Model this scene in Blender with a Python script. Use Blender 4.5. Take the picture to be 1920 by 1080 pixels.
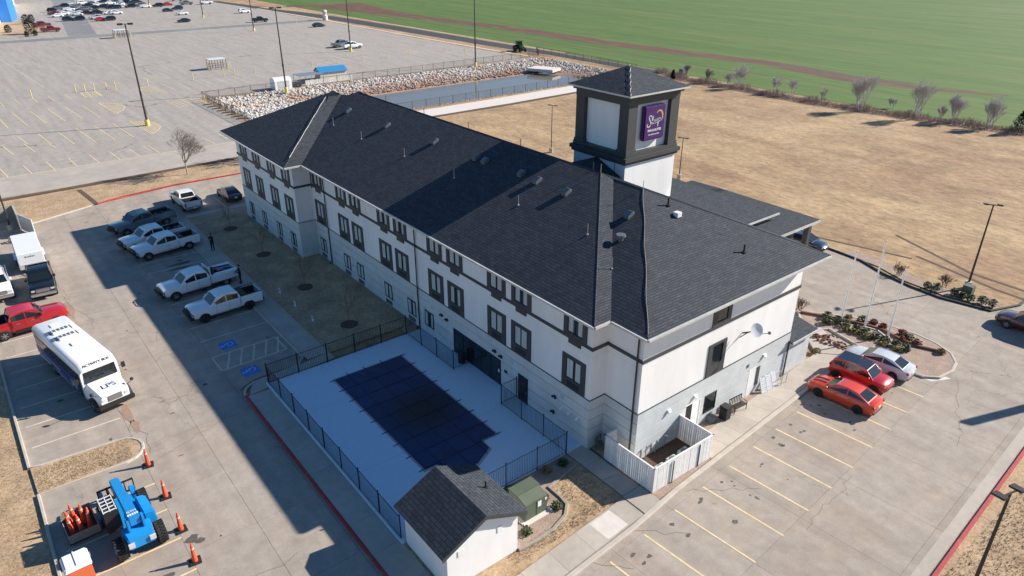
import bpy, bmesh, math, random
from math import radians as rad, sin, cos, pi
from mathutils import Vector, Matrix
random.seed(7)
S = bpy.context.scene
for o in list(bpy.data.objects): bpy.data.objects.remove(o)
C = S.collection

# ------------------------------------------------------------------ camera
HC, FPX = 28.5, 1333.0
PITCH, ROLL, YAW = rad(26.33), rad(.11), rad(38.31)
fw = Vector((sin(YAW)*cos(PITCH), cos(YAW)*cos(PITCH), -sin(PITCH)))
rt0 = Vector((cos(YAW), -sin(YAW), 0)); up0 = rt0.cross(fw)
rt = rt0*cos(ROLL) + up0*sin(ROLL); up = rt.cross(fw)
cd = bpy.data.cameras.new('camera'); cam = bpy.data.objects.new('camera', cd); C.objects.link(cam)
cam.matrix_world = Matrix(((rt.x, up.x, -fw.x, 0), (rt.y, up.y, -fw.y, 0), (rt.z, up.z, -fw.z, HC), (0, 0, 0, 1)))
cd.sensor_width = 36; cd.lens = 36*FPX/1920; cd.clip_start = .5; cd.clip_end = 8000
S.camera = cam
# ------------------------------------------------------------------ sky + sun
SUN = Vector((15.8, -5.6, 9.65)).normalized()
w = bpy.data.worlds.new('World'); S.world = w; w.use_nodes = True
nt = w.node_tree; nt.nodes.clear()
sk = nt.nodes.new('ShaderNodeTexSky'); sk.sky_type = 'NISHITA'; sk.sun_disc = False
sk.sun_elevation = math.asin(SUN.z); sk.sun_rotation = math.atan2(SUN.x, SUN.y)
sk.air_density = 1.0; sk.dust_density = .2; sk.ozone_density = 3.5
bg = nt.nodes.new('ShaderNodeBackground'); bg.inputs[1].default_value = .07
ow = nt.nodes.new('ShaderNodeOutputWorld')
hs = nt.nodes.new('ShaderNodeHueSaturation'); hs.inputs['Saturation'].default_value = 1.2
nt.links.new(sk.outputs[0], hs.inputs['Color']); nt.links.new(hs.outputs[0], bg.inputs[0]); nt.links.new(bg.outputs[0], ow.inputs[0])
sl = bpy.data.lights.new('sun', 'SUN'); sl.energy = 4.6; sl.angle = rad(.53); sl.color = (1, .93, .83)
so = bpy.data.objects.new('sun', sl); C.objects.link(so); so.location = (60, -20, 60)
so.rotation_euler = (-SUN).to_track_quat('-Z', 'Y').to_euler()
vs = S.view_settings; vs.view_transform = 'Standard'; vs.look = 'None'; vs.exposure = .87; vs.gamma = 1; vs.use_curve_mapping = False

def G(px, py, z=0):                      # photo pixel -> point at height z
    d = rt*((px-960)/FPX) - up*((py-540)/FPX) + fw
    t = (z-HC)/d.z
    return Vector((d.x*t, d.y*t, z))

# ------------------------------------------------------------------ materials
MATS = {}
def nodes(name):
    m = bpy.data.materials.new(name); m.use_nodes = True
    t = m.node_tree; return m, t, t.nodes['Principled BSDF']
def mat(name, col, rough=.6, metal=0, var=0, scale=3, bump=0, coat=0, spec=None, scale2=None, var2=0, tint=None, emit=0, objvar=0, stretch=None):
    """principled colour + world-space noise variation (two octaves) + bump"""
    if name in MATS: return MATS[name]
    m, t, b = nodes(name); N, L = t.nodes, t.links
    b.inputs['Roughness'].default_value = rough; b.inputs['Metallic'].default_value = metal
    if coat: b.inputs['Coat Weight'].default_value = coat; b.inputs['Coat Roughness'].default_value = .05
    if spec is not None: b.inputs['Specular IOR Level'].default_value = spec
    c4 = (*col, 1); b.inputs['Base Color'].default_value = c4
    if var or bump or objvar or tint:
        geo = N.new('ShaderNodeNewGeometry'); vec = geo.outputs['Position']
        if stretch:
            mp = N.new('ShaderNodeMapping'); mp.inputs['Scale'].default_value = stretch
            L.new(vec, mp.inputs['Vector']); vec = mp.outputs[0]
        n1 = N.new('ShaderNodeTexNoise'); n1.inputs['Scale'].default_value = scale; n1.inputs['Detail'].default_value = 6; n1.inputs['Roughness'].default_value = .65
        L.new(vec, n1.inputs['Vector'])
        cur = None
        mx = N.new('ShaderNodeMapRange'); mx.inputs[1].default_value = .25; mx.inputs[2].default_value = .75
        mx.inputs[3].default_value = 1-var; mx.inputs[4].default_value = 1+var
        L.new(n1.outputs['Fac'], mx.inputs[0]); fac = mx.outputs[0]
        if var2:
            n2 = N.new('ShaderNodeTexNoise'); n2.inputs['Scale'].default_value = scale2 or .2; n2.inputs['Detail'].default_value = 5
            L.new(vec, n2.inputs['Vector'])
            m2 = N.new('ShaderNodeMapRange'); m2.inputs[1].default_value = .3; m2.inputs[2].default_value = .7
            m2.inputs[3].default_value = 1-var2; m2.inputs[4].default_value = 1+var2
            L.new(n2.outputs['Fac'], m2.inputs[0])
            mm = N.new('ShaderNodeMath'); mm.operation = 'MULTIPLY'; L.new(fac, mm.inputs[0]); L.new(m2.outputs[0], mm.inputs[1]); fac = mm.outputs[0]
        if objvar:
            oi = N.new('ShaderNodeObjectInfo'); m3 = N.new('ShaderNodeMapRange')
            m3.inputs[3].default_value = 1-objvar; m3.inputs[4].default_value = 1+objvar
            L.new(oi.outputs['Random'], m3.inputs[0])
            mm = N.new('ShaderNodeMath'); mm.operation = 'MULTIPLY'; L.new(fac, mm.inputs[0]); L.new(m3.outputs[0], mm.inputs[1]); fac = mm.outputs[0]
        vm = N.new('ShaderNodeVectorMath'); vm.operation = 'SCALE'; L.new(fac, vm.inputs['Scale'])
        src = None
        if tint:                                   # second colour blended by large noise
            n3 = N.new('ShaderNodeTexNoise'); n3.inputs['Scale'].default_value = tint[1]; n3.inputs['Detail'].default_value = 7; n3.inputs['Roughness'].default_value = .7
            L.new(vec, n3.inputs['Vector'])
            r3 = N.new('ShaderNodeMapRange'); r3.inputs[1].default_value = tint[2]; r3.inputs[2].default_value = tint[3]; L.new(n3.outputs['Fac'], r3.inputs[0])
            mc = N.new('ShaderNodeMix'); mc.data_type = 'RGBA'; mc.inputs[6].default_value = c4; mc.inputs[7].default_value = (*tint[0], 1)
            L.new(r3.outputs[0], mc.inputs[0]); L.new(mc.outputs[2], vm.inputs[0])
        else:
            vm.inputs[0].default_value = col
        L.new(vm.outputs[0], b.inputs['Base Color'])
        if bump:
            bp = N.new('ShaderNodeBump'); bp.inputs['Strength'].default_value = bump; bp.inputs['Distance'].default_value = .05
            L.new(n1.outputs['Fac'], bp.inputs['Height']); L.new(bp.outputs[0], b.inputs['Normal'])
    if emit: b.inputs['Emission Color'].default_value = c4; b.inputs['Emission Strength'].default_value = emit
    MATS[name] = m; return m

def shingle_mat(name, axis, row=.2, mort=(.02, .021, .024)):
    """laminated shingles: courses run along the eave; axis 'x' = slope falls along X"""
    m, t, b = nodes(name); N, L = t.nodes, t.links
    geo = N.new('ShaderNodeNewGeometry'); sp = N.new('ShaderNodeSeparateXYZ'); L.new(geo.outputs['Position'], sp.inputs[0])
    cb = N.new('ShaderNodeCombineXYZ')
    L.new(sp.outputs['Y' if axis == 'x' else 'X'], cb.inputs[0]); L.new(sp.outputs['X' if axis == 'x' else 'Y'], cb.inputs[1])
    br = N.new('ShaderNodeTexBrick'); br.offset = .37; br.inputs['Scale'].default_value = 1
    br.inputs['Brick Width'].default_value = .5; br.inputs['Row Height'].default_value = row
    br.inputs['Mortar Size'].default_value = .022; br.inputs['Mortar Smooth'].default_value = .35; br.inputs['Bias'].default_value = -.1
    br.inputs['Color1'].default_value = (.040, .047, .060, 1); br.inputs['Color2'].default_value = (.058, .067, .083, 1); br.inputs['Mortar'].default_value = (*mort, 1)
    L.new(cb.outputs[0], br.inputs['Vector'])
    n = N.new('ShaderNodeTexNoise'); n.inputs['Scale'].default_value = 2.2; n.inputs['Detail'].default_value = 8; n.inputs['Roughness'].default_value = .8; L.new(geo.outputs['Position'], n.inputs['Vector'])
    mr = N.new('ShaderNodeMapRange'); mr.inputs[1].default_value = .3; mr.inputs[2].default_value = .7; mr.inputs[3].default_value = .72; mr.inputs[4].default_value = 1.3; L.new(n.outputs['Fac'], mr.inputs[0])
    vm = N.new('ShaderNodeVectorMath'); vm.operation = 'SCALE'; L.new(br.outputs['Color'], vm.inputs[0]); L.new(mr.outputs[0], vm.inputs['Scale'])
    L.new(vm.outputs[0], b.inputs['Base Color']); b.inputs['Roughness'].default_value = .85; b.inputs['Specular IOR Level'].default_value = .25
    bp = N.new('ShaderNodeBump'); bp.inputs['Strength'].default_value = .8; bp.inputs['Distance'].default_value = .03; bp.invert = True
    L.new(br.outputs['Fac'], bp.inputs['Height']); L.new(bp.outputs[0], b.inputs['Normal'])
    MATS[name] = m; return m

def crack_mat(name, col, tintcol, rough=.9, crack=.06, cscale=.16):
    """old paving: mottled, rust-washed, with wandering cracks and dark drips"""
    m, t, b = nodes(name); N, L = t.nodes, t.links
    geo = N.new('ShaderNodeNewGeometry'); P = geo.outputs['Position']
    def noise(s, d=6, r=.6):
        n = N.new('ShaderNodeTexNoise'); n.inputs['Scale'].default_value = s; n.inputs['Detail'].default_value = d; n.inputs['Roughness'].default_value = r; L.new(P, n.inputs['Vector']); return n
    def mrange(src, a, bb, c, d):
        r = N.new('ShaderNodeMapRange'); r.inputs[1].default_value = a; r.inputs[2].default_value = bb; r.inputs[3].default_value = c; r.inputs[4].default_value = d; L.new(src, r.inputs[0]); return r.outputs[0]
    def mul(a, bb):
        x = N.new('ShaderNodeMath'); x.operation = 'MULTIPLY'; L.new(a, x.inputs[0]); L.new(bb, x.inputs[1]); return x.outputs[0]
    base = N.new('ShaderNodeMix'); base.data_type = 'RGBA'; base.inputs[6].default_value = (*col, 1); base.inputs[7].default_value = (*tintcol, 1)
    L.new(mrange(noise(.22, 8, .7).outputs['Fac'], .45, .7, 0, 1), base.inputs[0])
    f = mul(mrange(noise(.9, 8, .75).outputs['Fac'], .28, .72, .8, 1.2), mrange(noise(14, 4).outputs['Fac'], .3, .7, .9, 1.1))
    # streaky tyre / water wear along the lanes
    mp = N.new('ShaderNodeMapping'); mp.inputs['Scale'].default_value = (.9, .07, 1); L.new(P, mp.inputs['Vector'])
    ns = N.new('ShaderNodeTexNoise'); ns.inputs['Scale'].default_value = 1; ns.inputs['Detail'].default_value = 5; L.new(mp.outputs[0], ns.inputs['Vector'])
    f = mul(f, mrange(ns.outputs['Fac'], .3, .7, .88, 1.1))
    # dark oil drips
    f = mul(f, mrange(noise(.75, 3, .5).outputs['Fac'], .69, .75, 1, .62))
    # cracks: voronoi borders distorted by noise, only in some areas
    nd = noise(.5, 5, .6); ad = N.new('ShaderNodeVectorMath'); ad.operation = 'MULTIPLY_ADD'; ad.inputs[1].default_value = (3, 3, 3)
    L.new(nd.outputs['Color'], ad.inputs[0]); L.new(P, ad.inputs[2])
    vo = N.new('ShaderNodeTexVoronoi'); vo.feature = 'DISTANCE_TO_EDGE'; vo.inputs['Scale'].default_value = cscale; L.new(ad.outputs[0], vo.inputs['Vector'])
    cr = mrange(vo.outputs['Distance'], .0, .006, .45, 1)
    msk = mrange(noise(.06, 3).outputs['Fac'], .48, .56, 0, 1)
    one = N.new('ShaderNodeMix'); one.data_type = 'FLOAT'; L.new(msk, one.inputs[0]); one.inputs[2].default_value = 1; L.new(cr, one.inputs[3])
    f = mul(f, one.outputs[0])
    oi = N.new('ShaderNodeObjectInfo'); f = mul(f, mrange(oi.outputs['Random'], 0, 1, .95, 1.05))
    vm = N.new('ShaderNodeVectorMath'); vm.operation = 'SCALE'; L.new(base.outputs[2], vm.inputs[0]); L.new(f, vm.inputs['Scale']); L.new(vm.outputs[0], b.inputs['Base Color'])
    b.inputs['Roughness'].default_value = rough
    bp = N.new('ShaderNodeBump'); bp.inputs['Strength'].default_value = .25; bp.inputs['Distance'].default_value = .02; L.new(noise(9, 5).outputs['Fac'], bp.inputs['Height']); L.new(bp.outputs[0], b.inputs['Normal'])
    MATS[name] = m; return m

mat('white_stucco', (.80, .79, .78), .9, var=.06, scale=1.1, bump=.05, var2=.05, scale2=.35, stretch=(1, 1, .22))
mat('grey_siding', (.56, .58, .58), .85, var=.12, scale=.9, bump=.05)
mat('dark_trim', (.052, .053, .057), .6, var=.12, scale=2)
mat('downspout_brown', (.03, .028, .028), .5)
mat('fascia_light', (.55, .55, .53), .5, metal=.2, var=.2, scale=1.5)
mat('soffit', (.7, .69, .66), .8)
mat('black_metal', (.012, .012, .014), .45)
mat('galv', (.42, .44, .46), .4, metal=.7)
mat('vent_grey', (.15, .17, .19), .5, metal=.4)
mat('glass_dark', (.012, .017, .02), .06, spec=.7)
mat('glass_room', (.05, .065, .065), .08, spec=.8)
mat('curtain', (.46, .50, .49), .9, var=.35, scale=6, stretch=(1, 3, .05))
mat('steel_white', (.78, .79, .8), .35)
mat('white_paint', (.82, .82, .82), .3, coat=.6)
mat('concrete_walk', (.42, .37, .315), .9, var=.10, scale=2.2, bump=.1, var2=.1, scale2=.35, objvar=.06)
mat('concrete_kerb', (.46, .41, .35), .9, var=.14, scale=1.8, bump=.1)
mat('concrete_pale', (.62, .56, .51), .9, var=.12, scale=2)
mat('channel_concrete', (.385, .34, .295), .95, var=.14, scale=.6, var2=.12, scale2=.1)
mat('pool_deck', (.60, .70, .79), .9, var=.07, scale=6, bump=.06)
mat('pool_coping', (.40, .39, .37), .85, var=.15, scale=3)
def cover_mat():
    m, t, b = nodes('pool_cover'); N, L = t.nodes, t.links
    geo = N.new('ShaderNodeNewGeometry'); n = N.new('ShaderNodeTexNoise'); n.inputs['Scale'].default_value = .8; n.inputs['Detail'].default_value = 7; n.inputs['Roughness'].default_value = .65; L.new(geo.outputs['Position'], n.inputs['Vector'])
    ds = N.new('ShaderNodeVectorMath'); ds.operation = 'DISTANCE'; ds.inputs[1].default_value = (19.4, 34.2, .19); L.new(geo.outputs['Position'], ds.inputs[0])
    ad = N.new('ShaderNodeMath'); ad.operation = 'MULTIPLY_ADD'; ad.inputs[1].default_value = -5.5; L.new(n.outputs['Fac'], ad.inputs[0]); L.new(ds.outputs['Value'], ad.inputs[2])
    r = N.new('ShaderNodeMapRange'); r.inputs[1].default_value = -2.2; r.inputs[2].default_value = .9; r.interpolation_type = 'SMOOTHSTEP'; L.new(ad.outputs[0], r.inputs[0])
    mx = N.new('ShaderNodeMix'); mx.data_type = 'RGBA'; mx.inputs[6].default_value = (.007, .009, .016, 1); mx.inputs[7].default_value = (.010, .027, .098, 1); L.new(r.outputs[0], mx.inputs[0])
    v = N.new('ShaderNodeMapRange'); v.inputs[1].default_value = .3; v.inputs[2].default_value = .7; v.inputs[3].default_value = .7; v.inputs[4].default_value = 1.35; L.new(n.outputs['Fac'], v.inputs[0])
    s = N.new('ShaderNodeVectorMath'); s.operation = 'SCALE'; L.new(mx.outputs[2], s.inputs[0]); L.new(v.outputs[0], s.inputs['Scale']); L.new(s.outputs[0], b.inputs['Base Color']); b.inputs['Roughness'].default_value = .5
    bp = N.new('ShaderNodeBump'); bp.inputs['Strength'].default_value = .3; bp.inputs['Distance'].default_value = .05; L.new(n.outputs['Fac'], bp.inputs['Height']); L.new(bp.outputs[0], b.inputs['Normal'])
    MATS['pool_cover'] = m
cover_mat()
mat('strap', (.004, .005, .02), .6)
crack_mat('lot_concrete', (.335, .288, .243), (.35, .275, .215))
crack_mat('store_paving', (.34, .308, .275), (.345, .298, .255), cscale=.03)
mat('lane_asphalt', (.20, .20, .20), .9, var=.14, scale=.5, var2=.15, scale2=.06)
mat('road_asphalt', (.045, .046, .05), .85, var=.2, scale=.6)
mat('dry_grass', (.405, .285, .175), .95, var=.42, scale=5, bump=.5, var2=.22, scale2=.5, tint=((.34, .22, .12), .35, .5, .72))
mat('dry_field', (.385, .265, .145), .95, var=.42, scale=1.9, bump=.6, var2=.2, scale2=.3, tint=((.26, .155, .085), .09, .42, .66), stretch=(1, .45, 1))
mat('wheat', (.070, .132, .016), .9, var=.32, scale=.9, var2=.14, scale2=.12, tint=((.125, .115, .03), .12, .5, .78), stretch=(1, .09, 1), bump=.3)
mat('red_soil', (.115, .05, .032), .95, var=.4, scale=.8, tint=((.13, .13, .045), .5, .52, .68), stretch=(1, .12, 1))
mat('dark_soil', (.10, .062, .045), .95, var=.3, scale=1)
mat('gravel', (.34, .25, .20), .95, var=.55, scale=22, bump=.8, var2=.15, scale2=1.2)
mat('mulch', (.10, .06, .045), .95, var=.5, scale=16, bump=.8)
mat('rock_pale', (.50, .475, .435), .9, var=.25, scale=1.3, tint=((.42, .25, .18), .09, .5, .66))
def muddy(m, lo, hi, col):
    t = m.node_tree; N, L = t.nodes, t.links; b = N['Principled BSDF']; src = b.inputs['Base Color'].links[0].from_socket
    g = N.new('ShaderNodeNewGeometry'); s = N.new('ShaderNodeSeparateXYZ'); L.new(g.outputs['Position'], s.inputs[0])
    n = N.new('ShaderNodeTexNoise'); n.inputs['Scale'].default_value = .5; L.new(g.outputs['Position'], n.inputs['Vector'])
    a = N.new('ShaderNodeMath'); a.operation = 'MULTIPLY_ADD'; a.inputs[1].default_value = .9; L.new(n.outputs['Fac'], a.inputs[0]); L.new(s.outputs['Z'], a.inputs[2])
    r = N.new('ShaderNodeMapRange'); r.inputs[1].default_value = lo+.45; r.inputs[2].default_value = hi+.45; L.new(a.outputs[0], r.inputs[0])
    mx = N.new('ShaderNodeMix'); mx.data_type = 'RGBA'; mx.inputs[6].default_value = (*col, 1); L.new(r.outputs[0], mx.inputs[0]); L.new(src, mx.inputs[7]); L.new(mx.outputs[2], b.inputs['Base Color'])
muddy(MATS['rock_pale'], -1.5, -.7, (.26, .145, .10))
mat('bank_soil', (.33, .22, .16), .95, var=.3, scale=2)
mat('red_paint', (.36, .03, .035), .7, var=.3, scale=2.5, tint=((.42, .16, .15), 1.1, .55, .75))
mat('line_yellow', (.72, .55, .30), .8, var=.25, scale=2.5, bump=.05)
mat('line_pale', (.60, .53, .42), .8, var=.25, scale=2.5)
mat('line_white', (.72, .72, .70), .8, var=.2, scale=3)
mat('ada_blue', (.025, .20, .58), .7, var=.2, scale=4)
mat('wood_white', (.74, .73, .71), .85, var=.14, scale=3, objvar=.08)
mat('wood_grey', (.30, .26, .22), .85, var=.2, scale=3)
mat('wood_dark', (.06, .05, .042), .9, var=.3, scale=3)
mat('transformer_green', (.095, .12, .08), .6, var=.1, scale=1.5)
mat('brick_red', (.16, .065, .045), .9, var=.3, scale=8)
mat('tyre', (.018, .018, .018), .85)
mat('rim', (.45, .46, .47), .3, metal=.9)
mat('rim_dark', (.03, .03, .03), .35, metal=.7)
mat('chrome', (.6, .6, .62), .2, metal=1)
mat('lamp_clear', (.6, .62, .65), .12, spec=.8)
mat('lamp_red', (.35, .01, .012), .2)
mat('plastic_black', (.02, .02, .021), .6)
mat('bark_grey', (.30, .265, .235), .9, var=.2, scale=3)
mat('bark_pale', (.52, .49, .45), .9, var=.2, scale=3)
mat('bark_brown', (.15, .10, .07), .9)
mat('brush', (.30, .22, .19), .95, var=.3, scale=2)
mat('leaf_green', (.05, .075, .025), .8, var=.4, scale=4)
mat('leaf_yellow', (.20, .15, .05), .8, var=.4, scale=4)
mat('leaf_red', (.15, .03, .025), .8, var=.4, scale=4)
mat('juniper', (.014, .022, .010), .9, var=.5, scale=2)
mat('cone_orange', (.80, .10, .035), .55)
mat('machine_blue', (.012, .26, .62), .35, coat=.4, var=.08, scale=2)
mat('toilet_orange', (.72, .16, .06), .5)
mat('yellow_post', (.72, .56, .16), .7, var=.15, scale=2)
mat('roof_blue', (.03, .20, .42), .5)
mat('store_blue', (.03, .19, .55), .6)
mat('store_beige', (.62, .55, .45), .9)
mat('sign_purple', (.055, .012, .13), .35)
mat('sign_gold', (.85, .55, .12), .5)
mat('cloth_dark', (.014, .016, .022), .9)
mat('skin', (.42, .26, .19), .6)
mat('tractor_green', (.02, .10, .03), .4)
mat('pole_dark', (.05, .042, .038), .5, metal=.3)
mat('stain', (.10, .09, .08), .8, var=.3, scale=5)
mat('rust_stain', (.33, .22, .16), .9, var=.2, scale=4)
mat('puddle_dirt', (.012, .016, .03), .35, var=.5, scale=2)
mat('dry_blade', (.38, .285, .18), .9, var=.3, scale=3)
mat('fence_mesh', (.12, .12, .12), .6)
shingle_mat('shingle_x', 'x'); shingle_mat('shingle_y', 'y', .15, (.032, .034, .039))
mw, tw, bw = nodes('water'); bw.inputs['Base Color'].default_value = (.17, .145, .12, 1); bw.inputs['Roughness'].default_value = .09; MATS['water'] = mw
def paint(name, col, rough=.28):
    return mat('paint_'+name, col, rough, coat=.8)
for n_, c_ in dict(white=(.78, .79, .80), black=(.008, .008, .010), silver=(.52, .55, .58), grey=(.13, .14, .155), slate=(.16, .18, .21), red=(.42, .012, .02), darkred=(.16, .01, .018), orange=(.62, .05, .015), navy=(.012, .02, .045), maroon=(.045, .008, .014)).items(): paint(n_, c_)

# ------------------------------------------------------------------ mesh helpers
class MB:
    def __init__(s): s.v = []; s.f = []
    def add(s, vs, fs, M=None):
        k = len(s.v)
        s.v += [tuple(M @ Vector(p)) if M else tuple(p) for p in vs]; s.f += [[i+k for i in f] for f in fs]; return s
    def box(s, x0, x1, y0, y1, z0, z1, M=None):
        return s.add([(x0, y0, z0), (x1, y0, z0), (x1, y1, z0), (x0, y1, z0), (x0, y0, z1), (x1, y0, z1), (x1, y1, z1), (x0, y1, z1)],
                     [(3, 2, 1, 0), (4, 5, 6, 7), (0, 1, 5, 4), (1, 2, 6, 5), (2, 3, 7, 6), (3, 0, 4, 7)], M)
    def cbox(s, c, d, M=None):
        return s.box(c[0]-d[0]/2, c[0]+d[0]/2, c[1]-d[1]/2, c[1]+d[1]/2, c[2]-d[2]/2, c[2]+d[2]/2, M)
    def quad(s, *p): return s.add(p, [tuple(range(len(p)))])
    def prism(s, poly, z0, z1, M=None):
        a = sum(poly[i][0]*poly[(i+1) % len(poly)][1]-poly[(i+1) % len(poly)][0]*poly[i][1] for i in range(len(poly)))
        if a < 0: poly = poly[::-1]
        n = len(poly); vs = [(p[0], p[1], z0) for p in poly]+[(p[0], p[1], z1) for p in poly]
        return s.add(vs, [tuple(range(n-1, -1, -1)), tuple(range(n, 2*n))]+[(i, (i+1) % n, n+(i+1) % n, n+i) for i in range(n)], M)
    def tube(s, a, b, r0, r1=None, n=6, cap=True, M=None):
        a, b = Vector(a), Vector(b); r1 = r0 if r1 is None else r1
        d = b-a
        if d.length < 1e-6: return s
        q = d.to_track_quat('Z', 'Y'); vs = []
        for p, r in ((a, r0), (b, r1)):
            for i in range(n):
                an = 2*pi*i/n; vs.append(p+q @ Vector((r*cos(an), r*sin(an), 0)))
        fs = [(i, (i+1) % n, n+(i+1) % n, n+i) for i in range(n)]
        if cap: fs += [tuple(range(n-1, -1, -1)), tuple(range(n, 2*n))]
        return s.add(vs, fs, M)
    def path(s, pts, r, n=6):
        for i in range(len(pts)-1): s.tube(pts[i], pts[i+1], r, n=n)
        return s
    def sphere(s, c, r, nu=10, nv=6, sc=(1, 1, 1), M=None):
        vs = [(c[0], c[1], c[2]-r*sc[2])]; fs = []
        for j in range(1, nv):
            t = pi*j/nv-pi/2
            for i in range(nu): vs.append((c[0]+r*sc[0]*cos(t)*cos(2*pi*i/nu), c[1]+r*sc[1]*cos(t)*sin(2*pi*i/nu), c[2]+r*sc[2]*sin(t)))
        vs.append((c[0], c[1], c[2]+r*sc[2])); l = len(vs)-1
        for i in range(nu):
            fs.append((0, 1+(i+1) % nu, 1+i)); fs.append((l, l-nu+i, l-nu+(i+1) % nu))
            for j in range(nv-2): fs.append((1+j*nu+i, 1+j*nu+(i+1) % nu, 1+(j+1)*nu+(i+1) % nu, 1+(j+1)*nu+i))
        return s.add(vs, fs, M)
    def loft(s, rings, caps=True, M=None):
        n = len(rings[0]); vs = [p for r in rings for p in r]; fs = []
        for k in range(len(rings)-1):
            for i in range(n): fs.append((k*n+i, k*n+(i+1) % n, (k+1)*n+(i+1) % n, (k+1)*n+i))
        if caps: fs += [tuple(range(n-1, -1, -1)), tuple(range((len(rings)-1)*n, len(rings)*n))]
        return s.add(vs, fs, M)
    def build(s, name, m, parent=None, smooth=False, bevel=0, label=None, cat=None, group=None, kind=None):
        me = bpy.data.meshes.new(name); me.from_pydata(s.v, [], s.f)
        bm = bmesh.new(); bm.from_mesh(me)
        if bevel:
            bmesh.ops.remove_doubles(bm, verts=bm.verts, dist=1e-4)
            bmesh.ops.bevel(bm, geom=[e for e in bm.edges if len(e.link_faces) == 2 and e.calc_face_angle(0) > .5], offset=bevel, segments=2, affect='EDGES', clamp_overlap=True)
        bmesh.ops.recalc_face_normals(bm, faces=bm.faces); bm.to_mesh(me); bm.free()
        if smooth:
            for p in me.polygons: p.use_smooth = True
            if hasattr(me, 'set_sharp_from_angle'): me.set_sharp_from_angle(angle=rad(38))
        if m: me.materials.append(MATS[m] if isinstance(m, str) else m)
        o = bpy.data.objects.new(name, me); C.objects.link(o)
        if parent: o.parent = parent
        return tag(o, label, cat, group, kind)
def tag(o, label=None, cat=None, group=None, kind=None):
    for k, v in (('label', label), ('category', cat), ('group', group), ('kind', kind)):
        if v: o[k] = v
    return o
def empty(name, loc=(0, 0, 0), rz=0, label=None, cat=None, group=None):
    o = bpy.data.objects.new(name, None); C.objects.link(o); o.location = loc; o.rotation_euler.z = rz; o.empty_display_size = .2
    return tag(o, label, cat, group)
def copy_tree(o, parent=None):
    c = o.copy(); C.objects.link(c); c.parent = parent
    for ch in o.children: copy_tree(ch, c)
    return c
def sheet(name, poly, z, m, **k):
    a = sum(poly[i][0]*poly[(i+1) % len(poly)][1]-poly[(i+1) % len(poly)][0]*poly[i][1] for i in range(len(poly)))
    if a < 0: poly = poly[::-1]
    return MB().quad(*[(p[0], p[1], z) for p in poly]).build(name, m, **k)
def rect(x0, x1, y0, y1): return [(x0, y0), (x1, y0), (x1, y1), (x0, y1)]
def text(name, body, size, m, parent, M, ext=.004, sx=1, align='CENTER', bold=0):
    cu = bpy.data.curves.new(name, 'FONT'); cu.body = body; cu.size = size; cu.extrude = ext; cu.align_x = align; cu.align_y = 'CENTER'; cu.offset = bold
    t = bpy.data.objects.new(name, cu); C.objects.link(t)
    me = bpy.data.meshes.new_from_object(t.evaluated_get(bpy.context.evaluated_depsgraph_get()))
    bpy.data.objects.remove(t)
    me.transform(M @ Matrix.Diagonal((sx, 1, 1, 1))); me.materials.clear(); me.materials.append(MATS[m])
    o = bpy.data.objects.new(name, me); C.objects.link(o); o.parent = parent; return o
def frame(o, x, y):       # matrix with origin o, local x axis x, local y axis y
    x = Vector(x).normalized(); y = Vector(y).normalized(); z = x.cross(y)
    return Matrix(((x.x, y.x, z.x, o[0]), (x.y, y.y, z.y, o[1]), (x.z, y.z, z.z, o[2]), (0, 0, 0, 1)))
# ================================================================== SETTING
ST = 'structure'
BIG = 2600
px0, px1, py0, py1 = 40.3, 127.0, 114.8, 147.3          # pond basin rectangle
gm = MB()
for r in (rect(-BIG, BIG, -400, py0), rect(-BIG, px0, py0, py1), rect(px1, BIG, py0, py1), rect(-BIG, BIG, py1, BIG*1.2)):
    gm.quad(*[(x, y, -.06) for x, y in r])
gm.build('ground', 'dry_field', kind=ST)
sheet('wheat_field', [(135.5, -400), (BIG, -400), (BIG, BIG), (150, BIG), (134.5, 330), (136, 180), (135.8, 116), (135, 60), (141, 10), (150, -60)], -.03, 'wheat', kind=ST)
def strip(name, pts, wd, z, m, **k):
    a = MB()
    for i in range(len(pts)-1):
        p, q = Vector((*pts[i], z)), Vector((*pts[i+1], z)); 
        def nrm(j):
            lo, hi = Vector(pts[max(j-1, 0)]), Vector(pts[min(j+1, len(pts)-1)]); d = (hi-lo).normalized(); return Vector((-d.y, d.x, 0))
        w0 = wd[i] if isinstance(wd, (list, tuple)) else wd; w1 = wd[i+1] if isinstance(wd, (list, tuple)) else wd
        a.quad(p+nrm(i)*w0/2, p-nrm(i)*w0/2, q-nrm(i+1)*w1/2, q+nrm(i+1)*w1/2)
    return a.build(name, m, **k)
strip('soil_track', [(134, 335), (146, 326), (155, 262), (160.5, 204), (160, 170), (161, 148), (163, 125), (165.5, 105), (160, 81), (163, 66), (168, 52)], [8, 15, 9, 8.5, 9, 8, 7.5, 6.5, 6.5, 4.5, 1.5], -.022, 'red_soil', kind=ST)
strip('soil_track', [(168, 110), (166, 96), (163, 84), (166, 70)], [1, 4, 5, 1], -.014, 'dark_soil', kind=ST)
strip('soil_track', [(161, 330), (158, 300), (157, 262)], [14, 9, 4], -.014, 'red_soil', kind=ST)
strip('soil_track', [(146, 280), (147, 200), (148, 140), (150, 90)], [1.2, .9, .8, .6], -.018, 'dark_soil', kind=ST)
strip('field_road', [(133.2, 112), (133.2, 150), (131.5, 175), (129.5, 230), (127, 275), (121, 330), (116, 380)], [4, 4, 6, 7, 7, 5.5, 4], -.02, 'road_asphalt', kind=ST)
strip('verge', [(136.5, 150), (136, 180), (134.2, 240), (132.5, 285), (124, 335)], [1.6, 1.8, 2, 2.4, 6], -.016, 'dry_grass', kind=ST)
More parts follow.
